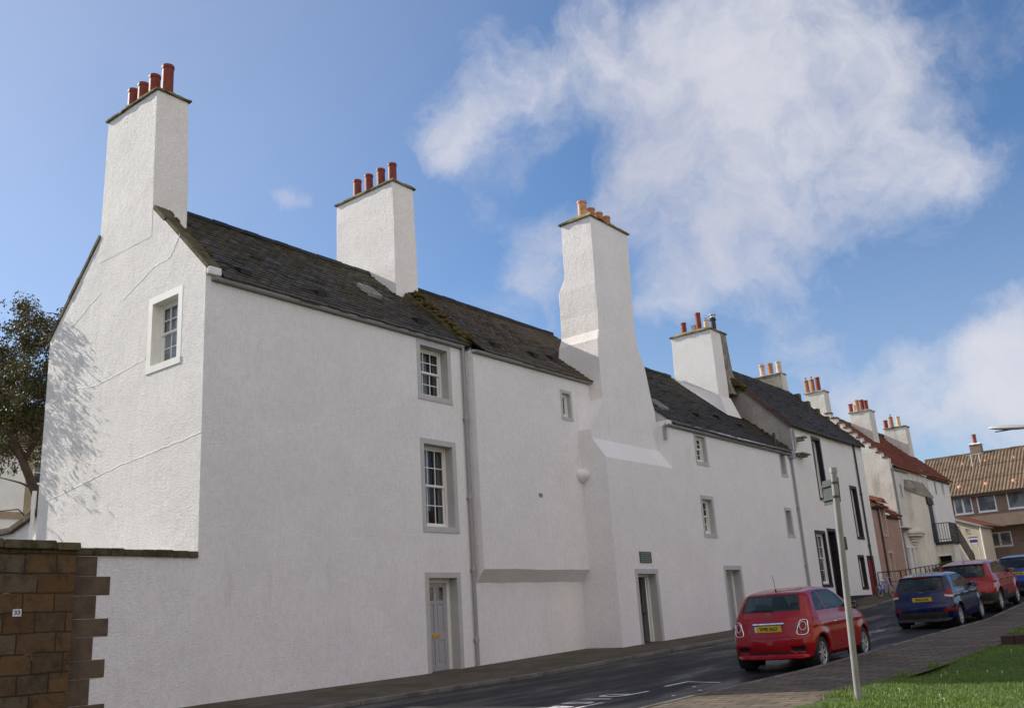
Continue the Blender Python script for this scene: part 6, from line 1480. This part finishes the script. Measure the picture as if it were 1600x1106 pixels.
# ---- blue saloon-sized hatch at the edge
F4 = dict(FB); F4.update(L=4.2, W=.87, H=1.50, spokes=7, plate=(0, .82, 'SL07 EHT'), extra=())
make_car(F4, 'parked_car', 'mid blue car parked furthest up the street at the right edge', 'car', paintm('mid_blue_car_paint', (.012, .055, .25), .2), (-6.95, 37.2))
F6 = dict(FR); F6.update(h=.05, plate=(0, .86, 'SO58 BDF'), extra=())
make_car(F6, 'parked_car', 'pale silver car whose roof shows behind the mid blue car', 'car', paintm('silver_car_paint', (.42, .41, .38), .5), (-6.8, 42.3))

# ================================================================== houses across the green (seen in the cars' paint, and lighting the shaded fronts)
def across(y0, y1, m, lab, xe=16.0, ht=5.6):
    r = thing('terraced_house', (xe, (y0+y1)/2, G((y0+y1)/2)), lab, 'house')
    Pe = lambda u, v, n=0: (xe-n, u, v); mb = MB(); hs = []; w = (y1-y0)
    for k in range(3):
        for v0 in (.3, 3.0):
            c = y0+w*(k+.5)/3; o = (c-.5, c+.5, v0, v0+1.4); window(Pe, o, r, M['margin_white'], .12, .15, holes=hs, cols=2, rows=(1, 1))
    wall(mb, Pe, [(y0, -1.6), (y1, -1.6), (y1, ht), (y0, ht)], hs)
    mb.quad((xe, y0, -1.6), (xe+8, y0, -1.6), (xe+8, y0, ht), (xe, y0, ht)); mb.quad((xe, y1, -1.6), (xe+8, y1, -1.6), (xe+8, y1, ht), (xe, y1, ht))
    mb.add([(xe, y0, ht), (xe+8, y0, ht), (xe+4, y0, ht+3)], [(0, 1, 2)]); mb.add([(xe, y1, ht), (xe+8, y1, ht), (xe+4, y1, ht+3)], [(0, 1, 2)])
    mb.build('wall', m, r, fix=False)
    mb = MB(); mb.quad((xe-.2, y0, ht-.1), (xe-.2, y1, ht-.1), (xe+4, y1, ht+3.05), (xe+4, y0, ht+3.05), ((y0, 0), (y1, 0), (y1, 5), (y0, 5))); mb.quad((xe+8.2, y0, ht-.1), (xe+8.2, y1, ht-.1), (xe+4, y1, ht+3.05), (xe+4, y0, ht+3.05), ((y0, 0), (y1, 0), (y1, 5), (y0, 5)))
    mb.build('roof', M['pantile'], r, fix=False)
tan1 = facade_flat('tan_render', (.44, .33, .20), (.40, .29, .17)); tan2 = facade_flat('buff_render', (.48, .40, .28), (.44, .36, .25))
across(-12, 3.9, tan2, 'buff rendered terraced house across the green, the one nearest the viewer')
across(4, 19.9, tan1, 'tan rendered terraced house across the green, level with the red hatchback')
across(20, 35.9, tan2, 'buff rendered terraced house across the green, level with the red crossover')
across(36, 56, tan1, 'tan rendered terraced house across the green, furthest up the street')

# unseen dark houses added behind the viewer to darken the cars' rear reflections
for k_, (xa_, xb_, hh_, lab_) in enumerate(((-26, -8.2, 8.5, 'unseen dark stone house added to darken car reflections, on the left behind the viewer'), (-8, 14, 10.5, 'unseen dark stone house added to darken car reflections, straight behind the viewer'))):
    r_ = thing('added_stone_house', ((xa_+xb_)/2, -34, G(-34)), lab_, 'house'); Pn = lambda u, v, n=0: (u, -34+n, v); hs_ = []; mb = MB()
    for q in range(5):
        for v0 in (.2, 3.4, 6.4)[:3 if hh_ > 9 else 2]:
            c = xa_+(xb_-xa_)*(q+.5)/5; window(Pn, (c-.5, c+.5, v0, v0+1.5), r_, M['tan_stone'], .14, .15, holes=hs_, cols=2, rows=(1, 1))
    wall(mb, Pn, [(xa_, -2.2), (xb_, -2.2), (xb_, hh_), (xa_, hh_)], hs_); mb.build('wall', M['stone_grey'], r_, fix=False)
    mb = MB(); mb.add([(xa_, -33.7, hh_-.1), (xb_, -33.7, hh_-.1), (xb_, -39, hh_+4), (xa_, -39, hh_+4), (xb_, -44, hh_-.1), (xa_, -44, hh_-.1)], [(0, 1, 2, 3), (3, 2, 4, 5)]); mb.build('roof', M['slate4'], r_, fix=False)

# ================================================================== EVERGREEN TREE
tr_ = thing('evergreen_tree', (-21.3, 10.3, G(10.3)), 'dark evergreen tree with bronze-tipped leaves rising behind the left edge of the gable', 'tree')
rt = np.random.default_rng(5)
limbs = []
trunk = [(-21.25, 10.35, -1.05), (-21.2, 10.25, 1.5), (-21.2, 10.02, 3.35), (-21.6, 9.85, 4.15), (-22.0, 9.75, 4.85), (-22.3, 9.7, 5.5), (-22.5, 9.6, 6.4)]
mb = MB(); mb.tube(trunk, [.13, .115, .10, .09, .08, .06, .03], 12)
limbs += [trunk[3:]]
for pth, r0 in (([(-21.3, 10.05, 3.5), (-21.9, 9.95, 3.75), (-22.6, 9.85, 3.95), (-23.6, 9.8, 4.2)], .03), ([(-21.2, 10.15, 2.6), (-21.9, 9.95, 3.15), (-22.8, 9.85, 3.2), (-23.8, 9.8, 3.4)], .022),
                ([(-21.6, 9.85, 4.15), (-21.3, 10.2, 5.2), (-21.2, 10.4, 6.3), (-21.4, 10.3, 7.2)], .06), ([(-22.0, 9.75, 4.85), (-21.7, 9.8, 5.9), (-21.7, 9.8, 7.0), (-21.9, 9.8, 7.8)], .055),
                ([(-22.3, 9.7, 5.5), (-23.0, 9.7, 6.2), (-23.4, 9.7, 7.0)], .05), ([(-21.6, 9.85, 4.15), (-22.3, 9.75, 4.7), (-22.9, 9.75, 5.2), (-23.4, 9.75, 5.5)], .05), ([(-22.0, 9.75, 4.85), (-22.6, 10.2, 5.8), (-22.8, 10.6, 6.8)], .045)):
    n_ = len(pth); mb.tube(pth, [r0*(1-.75*i/(n_-1)) for i in range(n_)], 8); limbs.append(pth)
tk = mb.build('trunk', M['bark'], tr_, smooth=True)
def leaf_cloud(name, m, par, centres, radii, per, size, aspect=.34, droop=.5, keep=None, rs_=rt):
    V = []; 
    for c, r in zip(centres, radii):
        n = int(per*(r/.35)**1.6); d = rs_.normal(size=(n, 3)); d /= np.linalg.norm(d, axis=1)[:, None]; p = np.array(c)+d*(rs_.random((n, 1))**.5)*r*np.array([1, 1, .8])
        V.append(p)
    Pp = np.concatenate(V)
    if keep is not None: Pp = Pp[keep(Pp)]
    n = len(Pp); ax = rs_.normal(size=(n, 3)); ax[:, 2] -= droop; ax /= np.linalg.norm(ax, axis=1)[:, None]
    sd_ = np.cross(ax, rs_.normal(size=(n, 3))); sd_ /= np.linalg.norm(sd_, axis=1)[:, None]; nn_ = np.cross(ax, sd_)
    s = size*rs_.uniform(.6, 1.25, (n, 1)); v = np.stack([Pp-ax*s*.5, Pp+sd_*s*aspect*.5+nn_*s*.06, Pp+ax*s*.5, Pp-sd_*s*aspect*.5+nn_*s*.06], 1).reshape(-1, 3)
    f = np.arange(4*n).reshape(-1, 4); me = bpy.data.meshes.new(name); me.vertices.add(4*n); me.vertices.foreach_set('co', v.ravel()); me.loops.add(4*n); me.loops.foreach_set('vertex_index', f.ravel().astype(np.int32)); me.polygons.add(n)
    me.polygons.foreach_set('loop_start', np.arange(0, 4*n, 4, dtype=np.int32)); me.polygons.foreach_set('loop_total', np.full(n, 4, np.int32)); me.update(calc_edges=True); me.materials.append(m)
    o = bpy.data.objects.new(name, me); C.objects.link(o)
    if par: o.parent = par; o.matrix_parent_inverse = par.matrix_world.inverted()
    return o
cs_, rr_ = [], []
for l in limbs:
    for _ in range(30):
        i = rt.integers(max(0, len(l)-3), len(l)-1); t = rt.random(); p = np.array(l[i])*(1-t)+np.array(l[i+1])*t
        if p[2] < 4.3: continue
        cs_.append(p+rt.normal(0, .42, 3)+np.array([0, 0, .1])); rr_.append(rt.uniform(.16, .42))
for _ in range(80):
    d = rt.normal(size=3); d /= np.linalg.norm(d); p = np.array([-22.3, 10.2, 6.1])+d*np.array([1.6, 1.5, 1.75])*rt.uniform(.55, 1.02)
    if p[2] > 4.2: cs_.append(p); rr_.append(rt.uniform(.12, .36))
for a in ((-20.95, 9.35, 6.4), (-20.9, 9.3, 5.6), (-21.0, 9.2, 7.1), (-21.1, 9.4, 7.6), (-21.0, 9.0, 5.0), (-21.3, 9.0, 4.6)): cs_.append(np.array(a)); rr_.append(.34)
leaf_cloud('crown', M['leaf'], tr_, cs_, rr_, 170, .10, keep=lambda P: ((P[:, 0] < -20.55) | ((P[:, 1] > 10.0) & (P[:, 0] < -20.5))) & (P[:, 1] > 9.2+rt.normal(0, .12, len(P))))

# shrub by the stair tower
sh1 = thing('shrub', (-12.6, 49.3, G(49.3)), 'low straggly green shrub against the foot of the stained stair tower', 'shrub')
mb = MB()
for k in range(9): mb.tube([(-12.5+.05*k, 48.4+.28*k, G(49)), (-12.45+.03*k, 48.3+.3*k, G(49)+.6)], .012, 5)
mb.build('stem', M['bark'], sh1)
leaf_cloud('foliage', M['shrub'], sh1, [(-12.4+rt.normal(0, .15), 47.8+2.9*rt.random(), G(49.3)+.55+.35*rt.random()) for _ in range(34)], [rt.uniform(.14, .28) for _ in range(34)], 90, .09, .5, 0)

# ================================================================== GRASS
def blades(name, pts, hmin, hmax, w, m, kind='stuff'):
    n = len(pts); r = rt; a = r.uniform(0, 2*math.pi, n); h = r.uniform(hmin, hmax, n); le = r.normal(0, .45, (n, 2))*h[:, None]
    dx = np.stack([np.cos(a), np.sin(a), np.zeros(n)], 1)*w[:, None]; tip = pts+np.stack([le[:, 0], le[:, 1], h], 1)
    v = np.stack([pts-dx, pts+dx, tip], 1).reshape(-1, 3); f = np.arange(3*n, dtype=np.int32)
    me = bpy.data.meshes.new(name); me.vertices.add(3*n); me.vertices.foreach_set('co', v.ravel()); me.loops.add(3*n); me.loops.foreach_set('vertex_index', f); me.polygons.add(n)
    me.polygons.foreach_set('loop_start', np.arange(0, 3*n, 3, dtype=np.int32)); me.polygons.foreach_set('loop_total', np.full(n, 3, np.int32)); me.update(calc_edges=True); me.materials.append(m)
    o = bpy.data.objects.new(name, me); C.objects.link(o); o['kind'] = kind; return o
Gv = lambda y: np.interp(y, GY, GZ)
def lawnz(x, y): return Gv(y)+.035+.03*np.sin(x*1.3+y*.7)+.02*np.sin(y*1.9-x)+np.clip((x-XL-2)*.06, 0, .25)
def scatter(n, x0, x1, y0, y1, zf, edge=.03):
    x = rt.uniform(x0, x1, n); y = rt.uniform(y0, y1, n); x += edge*np.sin(y*7)*(x < x0+.3); return np.stack([x, y, zf(x, y)-.006], 1)
p = np.concatenate([scatter(70000, XL+.03, -1.2, 8.6, 13.2, lawnz), scatter(52000, XL+.03, -1.0, 13.2, 17.6, lawnz), scatter(9000, -1.2, 2.0, 7, 16, lawnz)])
# a little patchiness
k = np.sin(p[:, 0]*5.1+np.sin(p[:, 1]*3.3)*2)+np.sin(p[:, 1]*4.3+p[:, 0]*2.2); p = p[rt.random(len(p)) < .68+.16*k]
p = p[(p[:, 1] > 10.9) | (p[:, 0] > -3.72+.12*np.sin(p[:, 1]*9))]
blades('grass', p, .015, .044, rt.uniform(.0022, .0045, len(p)), M['grass'])
zup = lambda x, y: Gv(y)+.13+.025*np.sin(x*1.1+y*.9)+.02*np.sin(y*1.7)
p = np.concatenate([scatter(36000, XL+.1, -2.2, 18.8, 26, zup), scatter(14000, XL+.1, -3.0, 26, 36, zup)]); blades('grass', p, .02, .05, rt.uniform(.004, .008, len(p)), M['grass'])
# longer tufts round the post and along the edge
tp_ = []
for c, n, s in (((-3.95, 10.55), 240, .07), ((-3.62, 10.2), 200, .07), ((-4.02, 10.75), 160, .06), ((-4.0, 12.0), 90, .06), ((-4.05, 13.3), 120, .07), ((-4.04, 14.6), 90, .06), ((-4.1, 11.2), 90, .05)):
    q_ = rt.normal(0, s, (n, 2))+np.array(c); tp_.append(np.stack([q_[:, 0], q_[:, 1], Gv(q_[:, 1])+.0], 1))
tp_ = np.concatenate(tp_); blades('long_grass', tp_, .04, .12, rt.uniform(.003, .006, len(tp_)), M['grass'])
# daisies and scraps of litter
ds = scatter(16, XL+.3, -1.4, 9.5, 16.5, lawnz); mb = MB()
for x, y, z in ds: mb.lathe((x, y, z+.045), [(.003, -.04), (.003, 0), (.010, .002), (.004, .007)], 7)
tag(mb.build('daisies', M['tin']), kind='stuff')
mb = MB()
for x, y in ((-6.95, 13.1), (-7.3, 13.6), (-7.0, 12.4), (-7.6, 17.2)):
    z = RZ(x, y); mb.box(x-.02, x+.02, y-.015, y+.02, z, z+.012)
tag(mb.build('litter', M['tin']), kind='stuff')
# moss and dirt lying at the foot of the front walls
mb = MB()
for y in np.arange(YG+.2, 34, .22):
    x = (X1 if y < 21.42 else X3)+.02; 
    if random.random() < .55: blobs(mb, [(x+.03, y, G(y)-.005), (x+.06, y+.15, G(y)-.005)], .045, 3)
tag(mb.build('moss_edging', M['moss'], smooth=True), kind='stuff')
